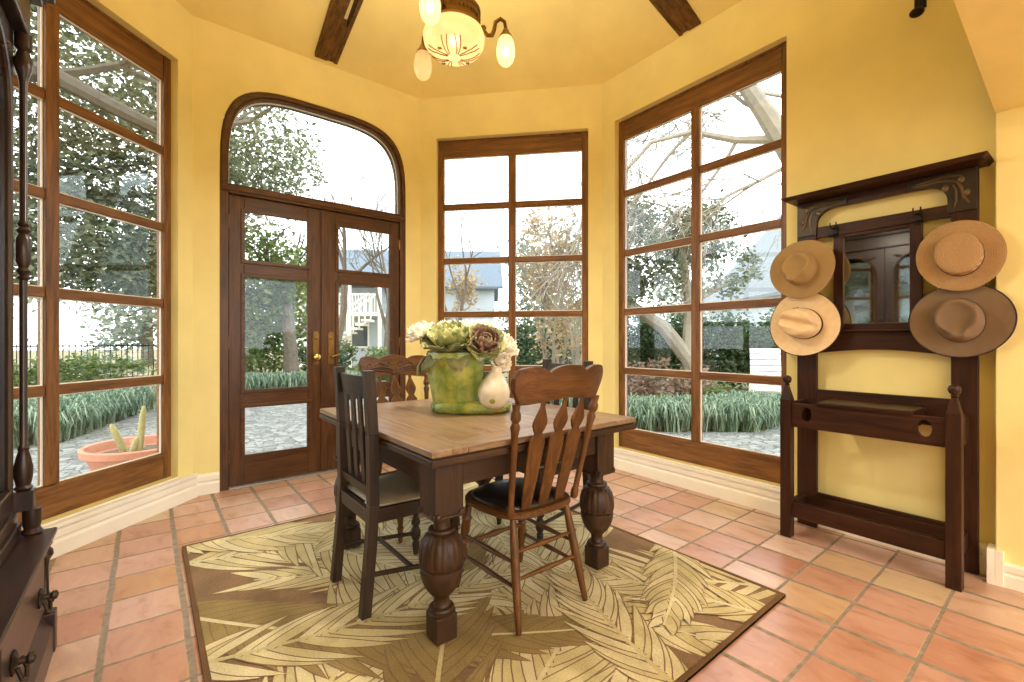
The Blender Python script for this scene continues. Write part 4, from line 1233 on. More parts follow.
# ------------------------------------------------------------------ hats (modelled crown-up along +z, then hung crown outwards)
def hat(name, M, label, felt, band, brim_rx, brim_ry, crown_r, crown_h, style, brim_curl=0.02, edge=None):
    o = root(name, M, label, 'hat', 'hats on the hall tree')
    SG = 64
    asp = brim_ry / brim_rx
    # brim: ring from crown to edge, both faces
    mb = MB(); vs, fs = [], []
    rings = [0.0, 0.15, 0.4, 0.7, 0.92, 1.0]
    def bp(t, a, dz):
        ca, sa = cos(a), sin(a)
        r0x, r0y = crown_r * 1.08, crown_r * 0.90
        x = (r0x + (brim_rx - r0x) * t) * ca; y = (r0y + (brim_ry - r0y) * t) * sa
        z = brim_curl * t * t * (abs(sa) ** 1.5) - 0.012 * t * t * ca * ca + dz
        return (x, y, z + 0.004)
    for side, dz in ((0, 0.0025), (1, -0.0025)):
        for t in (rings if side == 0 else reversed(rings)):
            for k in range(SG): vs.append(bp(t, 2 * pi * k / SG, dz))
    nR = len(rings) * 2
    for i in range(nR - 1):
        for k in range(SG): fs.append((i * SG + k, i * SG + (k + 1) % SG, (i + 1) * SG + (k + 1) % SG, (i + 1) * SG + k))
    for k in range(SG): fs.append(((nR - 1) * SG + k, (nR - 1) * SG + (k + 1) % SG, (k + 1) % SG, k))
    mb.add(vs, fs, 0, True); mb.build('brim', felt, o, sharp=80)
    # crown
    mb = MB(); vs, fs = [], []
    if style == 'boater':
        prof = [(1.0, 0.0), (0.995, 0.3), (0.985, 0.85), (0.96, 0.96), (0.88, 1.0), (0.6, 1.01), (0.3, 1.01), (0.03, 1.01)]
    else:
        prof = [(1.0, 0.0), (0.99, 0.2), (0.965, 0.45), (0.93, 0.65), (0.89, 0.80), (0.84, 0.92), (0.78, 0.99), (0.70, 1.01), (0.62, 1.01), (0.54, 1.0), (0.45, 1.0), (0.36, 0.99), (0.27, 0.99), (0.18, 0.98), (0.10, 0.98), (0.03, 0.98)]
    for f, h in prof:
        for k in range(SG):
            a = 2 * pi * k / SG
            x = crown_r * 1.08 * f * cos(a); y = crown_r * 0.90 * f * sin(a); z = crown_h * h
            if style == 'fedora':
                # teardrop dent in the top and two front pinches
                d = ((x + 0.006) / (crown_r * 0.82)) ** 2 + (y / (crown_r * 0.50 * (1.25 - 0.55 * x / crown_r))) ** 2
                if h > 0.7: z -= crown_h * 0.40 * math.exp(-(d * 0.9) ** 2)
                if h > 0.55:
                    for sg in (-1, 1):
                        q = math.exp(-(((x - crown_r * 0.62) / (crown_r * 0.34)) ** 2 + ((y - sg * crown_r * 0.52) / (crown_r * 0.26)) ** 2))
                        z -= crown_h * 0.16 * q; y -= sg * crown_r * 0.16 * q
                z += crown_h * 0.08 * (x / crown_r)
            elif style == 'cattleman':
                if h > 0.55:
                    z -= crown_h * 0.30 * math.exp(-(y / (crown_r * 0.20)) ** 2) * (1 if f < 0.9 else 0.3)
                    for sg in (-1, 1):
                        q = math.exp(-((y - sg * crown_r * 0.62) / (crown_r * 0.2)) ** 2 - ((x - crown_r * 0.3) / (crown_r * 0.6)) ** 2)
                        z -= crown_h * 0.14 * q
                z += crown_h * 0.10 * (x / crown_r)
            vs.append((x, y, z + 0.004))
    m_ = len(prof)
    for i in range(m_ - 1):
        for k in range(SG): fs.append((i * SG + k, i * SG + (k + 1) % SG, (i + 1) * SG + (k + 1) % SG, (i + 1) * SG + k))
    fs.append(tuple(range((m_ - 1) * SG, m_ * SG)))
    mb.add(vs, fs, 0, True); cr = mb.build('crown', felt, o, sharp=75)
    # band
    mb = MB(); hb = crown_h * (0.16 if style != 'boater' else 0.22)
    prof2 = [(1.0, 0.0055), (1.022, 0.006), (1.018, hb), (0.99, hb + 0.001)]
    vs, fs = [], []
    for f, z in prof2:
        for k in range(SG):
            a = 2 * pi * k / SG; vs.append((crown_r * 1.08 * f * cos(a), crown_r * 0.90 * f * sin(a), z))
    for i in range(3):
        for k in range(SG): fs.append((i * SG + k, i * SG + (k + 1) % SG, (i + 1) * SG + (k + 1) % SG, (i + 1) * SG + k))
    mb.add(vs, fs, 0, True); mb.build('hat_band', band, o, sharp=40)
    if edge:
        mb = MB()
        pts = [bp(1.0, 2 * pi * k / SG, 0) for k in range(SG + 1)]
        mb.tube(pts, 0.0035, 6); mb.build('edge_binding', edge, o)
    if style == 'cattleman':
        mb = MB()
        for k in range(3):
            a = -1.25 + 0.12 * k
            mb.ball((crown_r * 1.06 * cos(a), crown_r * 0.90 * sin(a), crown_h * 0.42), 0.0045, 8, 6)
        mb.build('vent_eyelet', M_RIBBON, cr)
    return o

def hang(s_, z, out, roll, lean, side=0.0):
    """hat frame: +z points out from the wall (-y of the wall frame); roll spins the hat on that axis"""
    return MR @ Matrix.Translation((s_, -out, z)) @ Matrix.Rotation(radians(90 - lean), 4, 'X') @ Matrix.Rotation(radians(side), 4, 'Y') @ Matrix.Rotation(radians(roll), 4, 'Z')
hat('fedora_hat', hang(1.762, 1.602, 0.150, -100, 6, -4), 'tan felt fedora hanging on the window side of the mirror, above the cream hat', M_FELT_LIGHT, M_FELT_LIGHT, 0.182, 0.186, 0.095, 0.120, 'fedora', 0.012)
hat('western_hat', hang(1.760, 1.268, 0.125, 165, 3, -4), 'cream straw western hat with dark edge binding, hanging below the tan fedora', M_PALM, M_RIBBON, 0.203, 0.200, 0.104, 0.120, 'cattleman', 0.02, M_CORD)
hat('boater_hat', hang(2.462, 1.582, 0.150, 100, 4, 3), 'flat-topped woven straw hat with a dark band on the hall tree', M_STRAW, M_RIBBON, 0.176, 0.160, 0.096, 0.070, 'boater', 0.008)
hat('fedora_hat', hang(2.460, 1.262, 0.125, -82, 4, 2), 'wide-brimmed brown felt hat hanging below the woven straw one', M_FELT_BROWN, M_RIBBON, 0.182, 0.190, 0.100, 0.125, 'fedora', 0.016, M_CORD)

# ------------------------------------------------------------------ glazed hutch
HX0, HX1 = -2.44, -1.02
hu = root('hutch', TR((HX0 + HX1) / 2, -0.62, 0), 'dark carved bookcase hutch with glazed doors and drawers at the edge of the room', 'hutch')
hh = (HX1 - HX0) / 2
yF = 0.318       # base front (local y), i.e. Y=-0.30
def hb(name, b, ax='x', par=hu, bev=0.004, mat=None):
    mb = MB(); mb.box(*b); return mb.build(name, mat or W_HUTCH(ax), par, bev)
hb('base_carcass', (-hh + 0.03, hh - 0.03, -0.32, yF - 0.012, 0.16, 0.405), 'x')
mb = MB()
prof = [(0, 0), (0.040, 0), (0.040, 0.10), (0.020, 0.135), (0.012, 0.150), (0.0, 0.16)]
n = len(prof)
mb.add([(-hh + 0.03, -0.32, 0), (hh - 0.03, -0.32, 0), (hh - 0.03, yF - 0.012, 0), (-hh + 0.03, yF - 0.012, 0), (-hh + 0.03, -0.32, 0.159), (hh - 0.03, -0.32, 0.159), (hh - 0.03, yF - 0.012, 0.159), (-hh + 0.03, yF - 0.012, 0.159)],
       [(0, 3, 2, 1), (4, 5, 6, 7), (0, 1, 5, 4), (1, 2, 6, 5), (2, 3, 7, 6), (3, 0, 4, 7)])
extrude_x(mb, [(yF - 0.011 + a, b) for a, b in prof], -hh + 0.055, hh - 0.055)
mb.build('plinth', W_HUTCH('x'), hu, 0.003)
for sx in (-1, 1):
    xa, xb = sorted((sx * (hh - 0.055), sx * (hh + 0.002)))
    hb('corner_foot', (xa, xb, yF - 0.030, yF + 0.034, 0.0, 0.150), 'z', bev=0.006)
mb = MB()
mb.box(-hh - 0.004, hh + 0.004, -0.32, yF + 0.034, 0.432, 0.452); mb.box(-hh + 0.006, hh - 0.006, -0.32, yF + 0.022, 0.418, 0.4315); mb.box(-hh + 0.016, hh - 0.016, -0.32, yF + 0.008, 0.4055, 0.4175)
mb.build('base_top', W_HUTCH('x'), hu, 0.005)
dw = (2 * hh - 0.12) / 2
for i in range(2):
    xa = -hh + 0.06 + i * dw
    d = hb('drawer', (xa + 0.006, xa + dw - 0.006, yF - 0.0115, yF + 0.008, 0.172, 0.398), 'x', bev=0.006)
    for px in (xa + dw * 0.17, xa + dw * 0.80):
        mb = MB()
        R = Matrix.Translation((px, yF + 0.0085, 0.262)) @ Matrix.Rotation(radians(-90), 4, 'X')
        mb.lathe([(0.030, 0), (0.032, 0.003), (0.024, 0.008), (0.012, 0.012)], 20, M=R, rib=lambda a, i_, z: 1 + 0.14 * cos(6 * a))
        mb.lathe([(0.010, 0.012), (0.009, 0.026), (0.016, 0.034), (0.014, 0.044), (0.004, 0.048)], 14, M=R)
        mb.tube([(px - 0.030, yF + 0.022, 0.258), (px - 0.032, yF + 0.032, 0.225), (px, yF + 0.036, 0.205), (px + 0.032, yF + 0.032, 0.225), (px + 0.030, yF + 0.022, 0.258)], 0.0055, 8)
        mb.build('drawer_pull', M_BRACKET, d)
# turned quarter columns at the base corners
for sx in (-1, 1):
    mb = MB(); mb.lathe([(0.018, 0.151), (0.024, 0.157), (0.014, 0.166), (0.026, 0.185), (0.024, 0.205), (0.012, 0.222), (0.010, 0.32), (0.014, 0.345), (0.024, 0.362), (0.022, 0.380), (0.014, 0.390), (0.022, 0.4052)], 16, M=Matrix.Translation((sx * (hh - 0.028), yF + 0.004, 0)))
    mb.build('corner_spindle', W_HUTCH('z'), hu)
# upper case: stepped back
yU = 0.243
hb('case_side', (-hh + 0.03, -hh + 0.055, -0.32, yU - 0.030, 0.4525, 2.275), 'z'); hb('case_side', (hh - 0.055, hh - 0.03, -0.32, yU - 0.030, 0.4525, 2.275), 'z')
hb('case_back', (-hh + 0.0555, hh - 0.0555, -0.32, -0.305, 0.4525, 2.275), 'x')
mb = MB()
mb.box(-hh + 0.02, hh - 0.02, yU - 0.0295, yU + 0.020, 0.4525, 0.500); mb.box(-hh + 0.02, hh - 0.02, yU - 0.0295, yU + 0.010, 0.5005, 0.545)
mb.build('waist_moulding', W_HUTCH('x'), hu, 0.006)
for z in (0.95, 1.40, 1.85):
    hb('shelf', (-hh + 0.056, hh - 0.056, -0.304, yU - 0.06, z, z + 0.022), 'x')
mb = MB()
mb.box(-hh + 0.01, hh - 0.01, -0.32, yU + 0.040, 2.276, 2.42); mb.box(-hh - 0.02, hh + 0.02, -0.32, yU + 0.07, 2.4205, 2.46); mb.box(-hh - 0.05, hh + 0.05, -0.32, yU + 0.10, 2.4605, 2.50)
mb.build('cornice', W_HUTCH('x'), hu, 0.008)
def arch_door(xa, xb):
    z0, z1 = 0.548, 2.272
    st = 0.085
    mb = MB()
    mb.prism(rect(xa, xb, z0, z1), yU - 0.028, yU, holes=[arch_outline(xa + st, xb - st, z0 + 0.09, z1 - 0.075, z1 - 0.075 - (xb - xa - 2 * st) * 0.46, 2.0, 22)])
    d = mb.build('glazed_door', W_HUTCH('z'), hu, 0.004)
    mb = MB(); mb.box(xa + st - 0.02, xb - st + 0.02, yU - 0.018, yU - 0.014, z0 + 0.07, z1 - 0.14); mb.build('door_glass', M_HGLASS, d)
    mb = MB()
    ol = arch_outline(xa + st, xb - st, z0 + 0.09, z1 - 0.075, z1 - 0.075 - (xb - xa - 2 * st) * 0.46, 2.0, 22)
    mb.tube([(x, yU + 0.002, z) for x, z in ol] + [(ol[0][0], yU + 0.002, ol[0][1])], 0.010, 8); mb.build('arch_bead', W_HUTCH('z'), d)
    for sx in (-1, 1):     # carved leaves in the spandrels
        mb = MB()
        cx = (xa + xb) / 2 + sx * ((xb - xa) / 2 - 0.11); cz = z1 - 0.12
        for k in range(4):
            a = 0.4 + k * 0.5
            mb.tube([(cx, yU + 0.003, cz), (cx - sx * 0.05 * cos(a), yU + 0.008, cz + 0.05 * sin(a) - 0.02), (cx - sx * 0.09 * cos(a), yU + 0.003, cz + 0.08 * sin(a) - 0.05)], [0.004, 0.008, 0.003], 6)
        mb.build('spandrel_carving', W_HUTCH('x'), d)
    kx = xb - 0.04 if xa < -0.1 else xa + 0.04
    mb = MB(); mb.lathe([(0.016, 0), (0.014, 0.01), (0.006, 0.014), (0.012, 0.03), (0.004, 0.036)], 12, M=Matrix.Translation((kx, yU + 0.0005, 1.42)) @ Matrix.Rotation(radians(-90), 4, 'X')); mb.build('door_knob', M_BRACKET, d)
arch_door(-hh + 0.032, -0.002); arch_door(0.002, hh - 0.032)
for sx in (-1, 1):
    x = sx * (hh - 0.030); M = Matrix.Translation((x, yU + 0.024, 0))
    mb = MB(); mb.box(x - 0.027, x + 0.027, yU + 0.0005, yU + 0.052, 0.5455, 0.615)
    mb.lathe([(0.026, 0.4528), (0.030, 0.458), (0.022, 0.475), (0.026, 0.495), (0.026, 0.545)], 18, M=Matrix.Translation((x, yU + 0.046, 0)))
    mb.lathe([(0.018, 0.615), (0.026, 0.625), (0.020, 0.635), (0.025, 0.665), (0.026, 0.70), (0.020, 0.735), (0.014, 0.76), (0.017, 0.77), (0.011, 0.785), (0.0115, 1.38), (0.020, 1.39), (0.011, 1.40), (0.022, 1.415), (0.013, 1.428), (0.021, 1.45),
              (0.021, 1.53), (0.013, 1.55), (0.022, 1.562), (0.012, 1.575), (0.018, 1.585), (0.011, 1.60), (0.0115, 2.10), (0.015, 2.12), (0.024, 2.15), (0.026, 2.18), (0.016, 2.215), (0.024, 2.225), (0.024, 2.2755)], 20, M=M)
    mb.build('turned_column', W_HUTCH('z'), hu)

# ------------------------------------------------------------------ chandelier
cz = 2.69
chn = root('chandelier', TR(CEN.x + 0.012, CEN.y + 0.016, 0), 'brass ceiling light with a cut-glass bowl and three frosted shades on curved arms', 'ceiling light')
mb = MB(); mb.lathe([(0.009, 2.93), (0.009, APZ - 0.04)], 10); mb.lathe([(0.06, APZ - 0.14), (0.055, APZ - 0.10), (0.03, APZ - 0.05), (0.012, APZ - 0.035)][::-1], 16)
mb.build('stem', M_BRASS, chn)
mb = MB()
mb.lathe([(0.125, 2.742), (0.135, 2.748), (0.135, 2.758), (0.128, 2.764), (0.128, 2.815), (0.135, 2.822), (0.135, 2.834), (0.118, 2.846), (0.09, 2.870), (0.05, 2.90), (0.02, 2.93), (0.014, 2.945)], 44)
mb.build('canopy_ring', M_BRASS, chn)
mb = MB()
for k in range(36):
    a = 2 * pi * k / 36; mb.ball((0.129 * cos(a), 0.129 * sin(a), 2.790), (0.006, 0.006, 0.012), 8, 6)
mb.build('ring_ornament', M_BRASS, chn)
mb = MB()
bowl = [(0.128, 2.741), (0.148, 2.725), (0.156, 2.700), (0.152, 2.670), (0.135, 2.640), (0.105, 2.617), (0.065, 2.603), (0.02, 2.598)]
mb.lathe(bowl, 48, cap0=False)
b = mb.build('glass_bowl', M_BOWL, chn, sharp=80); so = b.modifiers.new('thickness', 'SOLIDIFY'); so.thickness = 0.003
# cut pattern: V grooves and stars on the underside
mb = MB()
def bowl_pt(r, a):
    for (r0, z0), (r1, z1) in zip(bowl[2:], bowl[3:]):
        if r1 <= r <= r0: z = z1 + (z0 - z1) * (r - r1) / (r0 - r1); return (r * cos(a), r * sin(a), z - 0.002)
    return (r * cos(a), r * sin(a), 2.598)
for k in range(4):
    a0 = k * pi / 2 + radians(6)
    for s_ in (-1, 1):
        for w in (0.0, 0.22):
            mb.tube([bowl_pt(0.035 + (0.095) * t, a0 + s_ * (0.12 + w + 0.30 * t)) for t in [i / 8 for i in range(9)]], 0.0026, 5)
    for s_ in range(3):
        a = s_ * pi / 3; c = bowl_pt(0.088, a0 + 0.0)
        mb.tube([(c[0] - 0.012 * cos(a), c[1] - 0.012 * sin(a), c[2] - 0.001), (c[0] + 0.012 * cos(a), c[1] + 0.012 * sin(a), c[2] - 0.001)], 0.0026, 5)
mb.build('cut_pattern', M_CUT, b)
mb = MB(); mb.ball((0, 0, 2.685), 0.028, 12, 8); mb.build('bulb', M_BULB, chn)
fwd = Vector((-0.780, 0.625)); rgt = Vector((0.625, 0.780))
def frosted(a): return 0
for k, (dx, dz) in enumerate(((0.263, 0.060), (-0.19, 0.18), (-0.073, -0.25))):
    d = (rgt * dx + fwd * dz); R = 0.268; d.normalize()
    M = Matrix(((d.x, -d.y, 0, 0), (d.y, d.x, 0, 0), (0, 0, 1, 0), (0, 0, 0, 1)))
    mb = MB()
    mb.tube([(0.120, 0, 2.770), (0.150, 0, 2.760), (0.172, 0, 2.738), (0.196, 0, 2.742), (0.206, 0, 2.770), (0.214, 0, 2.812), (0.240, 0, 2.834), (0.262, 0, 2.822), (R, 0, 2.790), (R, 0, 2.775)],
            [0.011, 0.011, 0.010, 0.011, 0.011, 0.010, 0.010, 0.009, 0.009, 0.009], 10, M=M)
    mb.ball((0.150, 0, 2.775), (0.016, 0.012, 0.012), 10, 8, M=M)
    arm = mb.build('arm', M_BRASS, chn)
    mb = MB(); mb.lathe([(0.010, 2.785), (0.016, 2.778), (0.020, 2.765), (0.033, 2.748), (0.036, 2.738)], 20, M=M @ Matrix.Translation((R, 0, 0))); mb.build('shade_holder', M_BRASS, arm)
    mb = MB(); mb.lathe([(0.032, 2.742), (0.042, 2.715), (0.048, 2.680), (0.047, 2.645), (0.038, 2.615), (0.024, 2.600), (0.004, 2.596)], 28, M=M @ Matrix.Translation((R, 0, 0)), cap0=False)
    mb.build('frosted_shade', M_SHADE_DIM if k == 1 else M_SHADE, arm, sharp=80)
    if k != 1:
        mb = MB(); p = M @ Vector((R, 0, 2.665)); mb.ball(p, (0.016, 0.016, 0.024), 10, 8); mb.build('bulb', M_BULB, arm)

# the light the chandelier gives: down through the bowl, up over its rim
for z, rx_, en in ((2.588, 0.0, 18), (2.96, pi, 22)):
    ld = bpy.data.lights.new('chandelier_lamp', 'AREA'); ld.shape = 'DISK'; ld.size = 0.24; ld.energy = en; ld.color = (1.0, 0.90, 0.74)
    lo = bpy.data.objects.new('chandelier_lamp', ld); lo.location = (CEN.x + 0.012, CEN.y + 0.016, z); lo.rotation_euler = (rx_, 0, 0); COL.objects.link(lo)

# ------------------------------------------------------------------ garden: ground and paving
GZ = -0.12
def ground_mat():
    m, nt, out = newmat('garden_soil')
    g = nt.nodes.new('ShaderNodeNewGeometry')
    f = noise(nt, g.outputs['Position'], 0.35, 6, 0.6)
    f2 = noise(nt, g.outputs['Position'], 9, 4, 0.6)
    s_ = mth(nt, 'ADD', mth(nt, 'MULTIPLY', f, 0.5), mth(nt, 'MULTIPLY', f2, 0.5))
    bsdf(nt, out, ramp(nt, s_, [(0.36, srgb(112, 96, 76)), (0.48, srgb(140, 122, 100)), (0.56, srgb(118, 126, 84)), (0.66, srgb(150, 150, 104))]), 0.95, 0, 0.1, f2, 0.5, 0.03)
    return m
def paving_mat():
    m, nt, out = newmat('grey_cobbles')
    g = nt.nodes.new('ShaderNodeNewGeometry')
    vo = nd(nt, 'ShaderNodeTexVoronoi', {'Vector': g.outputs['Position'], 'Scale': 9.0}, feature='DISTANCE_TO_EDGE')
    vc = nd(nt, 'ShaderNodeTexVoronoi', {'Vector': g.outputs['Position'], 'Scale': 9.0})
    j = nd(nt, 'ShaderNodeMapRange', {'Value': vo.outputs['Distance'], 'From Min': 0.01, 'From Max': 0.06}).outputs[0]
    tone = nd(nt, 'ShaderNodeSeparateXYZ', {'Vector': vc.outputs['Color']}).outputs[0]
    f = mth(nt, 'ADD', mth(nt, 'MULTIPLY', tone, 0.5), mth(nt, 'MULTIPLY', noise(nt, g.outputs['Position'], 20, 4), 0.5))
    c = ramp(nt, f, [(0.25, srgb(112, 112, 106)), (0.75, srgb(156, 154, 147))])
    mx = nd(nt, 'ShaderNodeMix', data_type='RGBA'); nt.links.new(j, mx.inputs[0]); mx.inputs[6].default_value = rgba(srgb(84, 82, 76)); nt.links.new(c, mx.inputs[7])
    bsdf(nt, out, mx.outputs[2], 0.85, 0, 0.3, j, 0.5, 0.02)
    return m
M_SOIL = ground_mat(); M_PAVE = paving_mat()
mb = MB(); mb.box(-90, 40, -60, 90, GZ - 0.3, GZ - 0.02)
tag(mb.build('ground', M_SOIL), kind='structure')
mb = MB()
mb.add([(x, y, GZ) for x, y in ((-3.6, -6), (-8.4, -2.6), (-8.0, -0.85), (-11.0, 0.1), (-12.6, 1.8), (-11.6, 4.0), (-7.2, 4.6), (-3.95, 5.35), (-2.8, 6.75), (-3.3, 9.6), (1.5, 12.0), (5.0, 5.0), (-2.0, 3.2), (-2.7, 0))] +
       [(x, y, GZ - 0.1) for x, y in ((-3.6, -6), (-8.4, -2.6), (-8.0, -0.85), (-11.0, 0.1), (-12.6, 1.8), (-11.6, 4.0), (-7.2, 4.6), (-3.95, 5.35), (-2.8, 6.75), (-3.3, 9.6), (1.5, 12.0), (5.0, 5.0), (-2.0, 3.2), (-2.7, 0))],
       [tuple(range(14)), tuple(reversed(range(14, 28)))] + [(i, (i + 1) % 14, 14 + (i + 1) % 14, 14 + i) for i in range(14)])
tag(mb.build('paved_path', M_PAVE), kind='structure')

# ------------------------------------------------------------------ plants
def leaf_cloud(blobs, size, seed, squash=1.0, droop=0.0):
    """pointed leaves scattered through ellipsoidal clumps: (cx,cy,cz, rx,ry,rz, count)"""
    rng = random.Random(seed)
    mb = MB(); V, F = mb.v, mb.f
    for cx, cy, cz_, rx, ry, rz, n in blobs:
        subs = []
        for _ in range(max(3, n // 45)):
            while True:
                p = Vector((rng.uniform(-1, 1), rng.uniform(-1, 1), rng.uniform(-1, 1)))
                if 0.12 < p.length < 1: break
            subs.append(p)
        for i in range(n):
            s_ = subs[i % len(subs)]
            k = 0.17
            x = cx + rx * (s_.x + rng.gauss(0, k)); y = cy + ry * (s_.y + rng.gauss(0, k)); z = cz_ + rz * (s_.z + rng.gauss(0, k))
            if z < GZ + 0.03: z = GZ + 0.03 + rng.random() * 0.1
            L = size * rng.uniform(0.6, 1.3); w = L * 0.26
            a = rng.uniform(0, 2 * pi); el = rng.uniform(-0.9, 0.7) - droop
            d = Vector((cos(a) * cos(el), sin(a) * cos(el), sin(el)))
            q = d.cross(Vector((rng.gauss(0, 1), rng.gauss(0, 1), rng.gauss(0, 1)))).normalized()
            nrm = d.cross(q) * (L * 0.06)
            c = Vector((x, y, z)); o = len(V)
            V.append(tuple(c)); V.append(tuple(c + d * L * 0.5 + q * w + nrm)); V.append(tuple(c + d * L)); V.append(tuple(c + d * L * 0.5 - q * w + nrm))
            F.append((o, o + 1, o + 2, o + 3))
    mb.m = [0] * len(F); mb.sm = [False] * len(F)
    return mb

def branches(mb, p, d, L, r, depth, rng, spread=0.5, up=0.1, seg=5, ends=None, kids=(2, 3), shrink=0.72):
    pts = [Vector(p)]; rad = [r]
    n = 4; d = Vector(d).normalized()
    for i in range(n):
        d = (d + Vector((rng.gauss(0, 0.12), rng.gauss(0, 0.12), rng.gauss(0, 0.10) + up * 0.3))).normalized()
        pts.append(pts[-1] + d * (L / n)); rad.append(max(0.007, r * (1 - 0.35 * (i + 1) / n)))
    mb.tube(pts, rad, seg if r > 0.03 else 4)
    if ends is not None: ends.append(pts[-1])
    if depth <= 0: return
    for k in range(rng.randint(*kids)):
        i = rng.choice((2, 3, 4, 4))
        dd = (d + Vector((rng.gauss(0, spread), rng.gauss(0, spread), rng.gauss(0, spread * 0.7) + up))).normalized()
        branches(mb, pts[i], dd, L * shrink * rng.uniform(0.8, 1.15), rad[i] * 0.66, depth - 1, rng, spread, up, seg, ends, kids, shrink)

def tree(name, label, cat, trunk_fn, blobs, leaf, bark, size, seed, group=None):
    o = root(name, Matrix.Identity(4), label, cat, group)
    if trunk_fn:
        mb = MB(); trunk_fn(mb, random.Random(seed)); mb.build('trunk', bark, o, fix=False)
    if blobs:
        leaf_cloud(blobs, size, seed).build('foliage', leaf, o, fix=False)
    return o

# great live oak outside window_1, its limbs reaching past the glass
def oak_trunk(mb, rng):
    mb.tube([(-14.5, -4.2, GZ - 0.1), (-14.2, -4.0, 1.4), (-13.6, -3.6, 3.0), (-12.9, -2.9, 4.5)], [0.55, 0.45, 0.40, 0.34], 10)
    mb.tube([(-13.2, -3.2, 4.0), (-11.2, -2.6, 5.3), (-9.4, -1.15, 5.08), (-9.2, -0.4, 4.72), (-9.2, 0.1, 4.55), (-9.6, 1.0, 4.4)], [0.26, 0.17, 0.13, 0.115, 0.10, 0.05], 8)
    mb.tube([(-13.4, -3.4, 3.4), (-12.4, -2.2, 4.1), (-12.0, -0.8, 4.0), (-12.2, 0.7, 3.7)], [0.2, 0.14, 0.10, 0.04], 8)
    mb.tube([(-13.0, -3.0, 4.4), (-12.0, -2.2, 7.0), (-11.2, -1.3, 9.0)], [0.25, 0.16, 0.08], 8)
    for p, d in (((-9.4, -1.1, 5.05), (0, 1, 0.6)), ((-11.2, -2.6, 5.3), (0.5, 0.3, 0.8)), ((-12.0, -0.8, 4.0), (0.2, 0.8, -0.1)), ((-9.2, 0.1, 4.55), (-.4, 1, 0.3)), ((-12.4, -2.2, 4.1), (0.4, 0.6, -0.1)), ((-11.9, -1.9, 7.2), (0.2, 1, 0.2))):
        branches(mb, p, d, 1.7, 0.07, 3, rng, 0.45, 0.05)
tree('live_oak', 'huge grey-green oak whose limbs fill the tall window beside the glazed hutch', 'tree', oak_trunk,
     [(-11.6, -1.6, 6.6, 2.2, 2.6, 1.9, 11000), (-12.0, 0.2, 4.6, 2.0, 2.0, 1.5, 8500), (-11.8, -1.8, 3.2, 2.0, 2.2, 1.1, 8500), (-12.4, 0.0, 2.7, 1.8, 1.8, 0.8, 5000), (-12.0, 1.7, 5.6, 1.7, 1.3, 1.7, 3600), (-11.6, -3.4, 4.8, 1.8, 1.6, 3.0, 5000), (-11.0, -0.3, 8.6, 2.0, 2.6, 1.2, 4500), (-12.4, 2.8, 5.6, 1.0, 0.9, 1.0, 800)],
     M_LEAF_OAK, M_BARK_OAK, 0.13, 31)

# green trees and shrubs seen through the double door
def trunk_a(mb, rng):
    mb.tube([(-13.1, 3.0, GZ), (-13.05, 2.95, 1.0), (-13.1, 2.85, 2.2), (-13.3, 2.6, 3.4)], [0.22, 0.17, 0.15, 0.10], 9)
    for d in ((0.2, 0.6, 0.8), (0.1, -0.8, 0.7), (-0.5, 0.2, 0.9)):
        branches(mb, (-13.15, 2.8, 2.4), d, 1.1, 0.07, 2, rng, 0.5, 0.1)
tree('garden_tree', 'grey-trunked tree with loose green leaves behind the panes of the closed door leaf', 'tree', trunk_a,
     [(-13.3, 2.4, 3.1, 1.1, 1.3, 1.0, 3200), (-13.5, 1.8, 2.0, 0.9, 1.1, 0.7, 1600)], M_LEAF_GREEN, M_BARK, 0.16, 41)
tree('garden_shrub', 'yellow-green shrub low behind the middle pane of the closed door leaf', 'shrub', None, [(-14.7, 1.6, 0.8, 0.9, 1.0, 0.9, 2200)], M_LEAF_GREEN, M_BARK, 0.15, 42)
tree('garden_shrub', 'dark green shrub beside the grey tree trunk outside the door', 'shrub', None, [(-14.2, 4.2, 0.6, 0.7, 0.8, 0.7, 1800)], M_LEAF_DARK, M_BARK, 0.14, 43)
tree('garden_shrub', 'green shrub below the white house stair outside the door', 'shrub', None, [(-13.0, 5.4, 0.35, 0.8, 0.8, 0.55, 1800)], M_LEAF_GREEN, M_BARK, 0.14, 44)
tree('garden_shrub', 'rounded green shrubs along the iron fence outside the tall window', 'shrub', None, [(-15.4, -1.6, 0.35, 0.9, 1.6, 0.45, 2200)], M_LEAF_GREEN, M_BARK, 0.15, 45)
tree('garden_shrub', 'reddish low shrub in front of the fence at the edge of the tall window', 'shrub', None, [(-15.8, 1.2, 0.25, 0.7, 0.7, 0.35, 900)], M_LEAF_RUST, M_BARK, 0.13, 46)

def bare(name, label, base, d, L, r, depth, seed, bark, blobs=None, leaf=None, size=0.1, spread=0.5, up=0.12, stems=1, kids=(2, 3), shrink=0.74):
    def fn(mb, rng):
        for k in range(stems):
            dd = Vector(d) if stems == 1 else Vector((rng.gauss(0, 0.30), rng.gauss(0, 0.30), 1))
            b = Vector(base) if stems == 1 else Vector(base) + Vector((rng.gauss(0, 0.14), rng.gauss(0, 0.14), 0))
            branches(mb, b, dd, L, r, depth, rng, spread, up, 6, None, kids, shrink)
    return tree(name, label, 'tree', fn, blobs, leaf, bark, size, seed)
bare('bare_tree', 'leafless tree with fine twigs above the door, seen through the arched transom', (-19.5, 6.0, GZ), (0.03, 0.05, 1), 3.7, 0.18, 5, 51, M_BARK, spread=0.42, kids=(3, 3))
bare('bare_tree', 'forked leafless tree behind the upper pane of the door leaf with the lever', (-17.0, 7.3, GZ), (0.0, 0.0, 1), 3.1, 0.15, 5, 52, M_BARK, spread=0.42, kids=(3, 3))
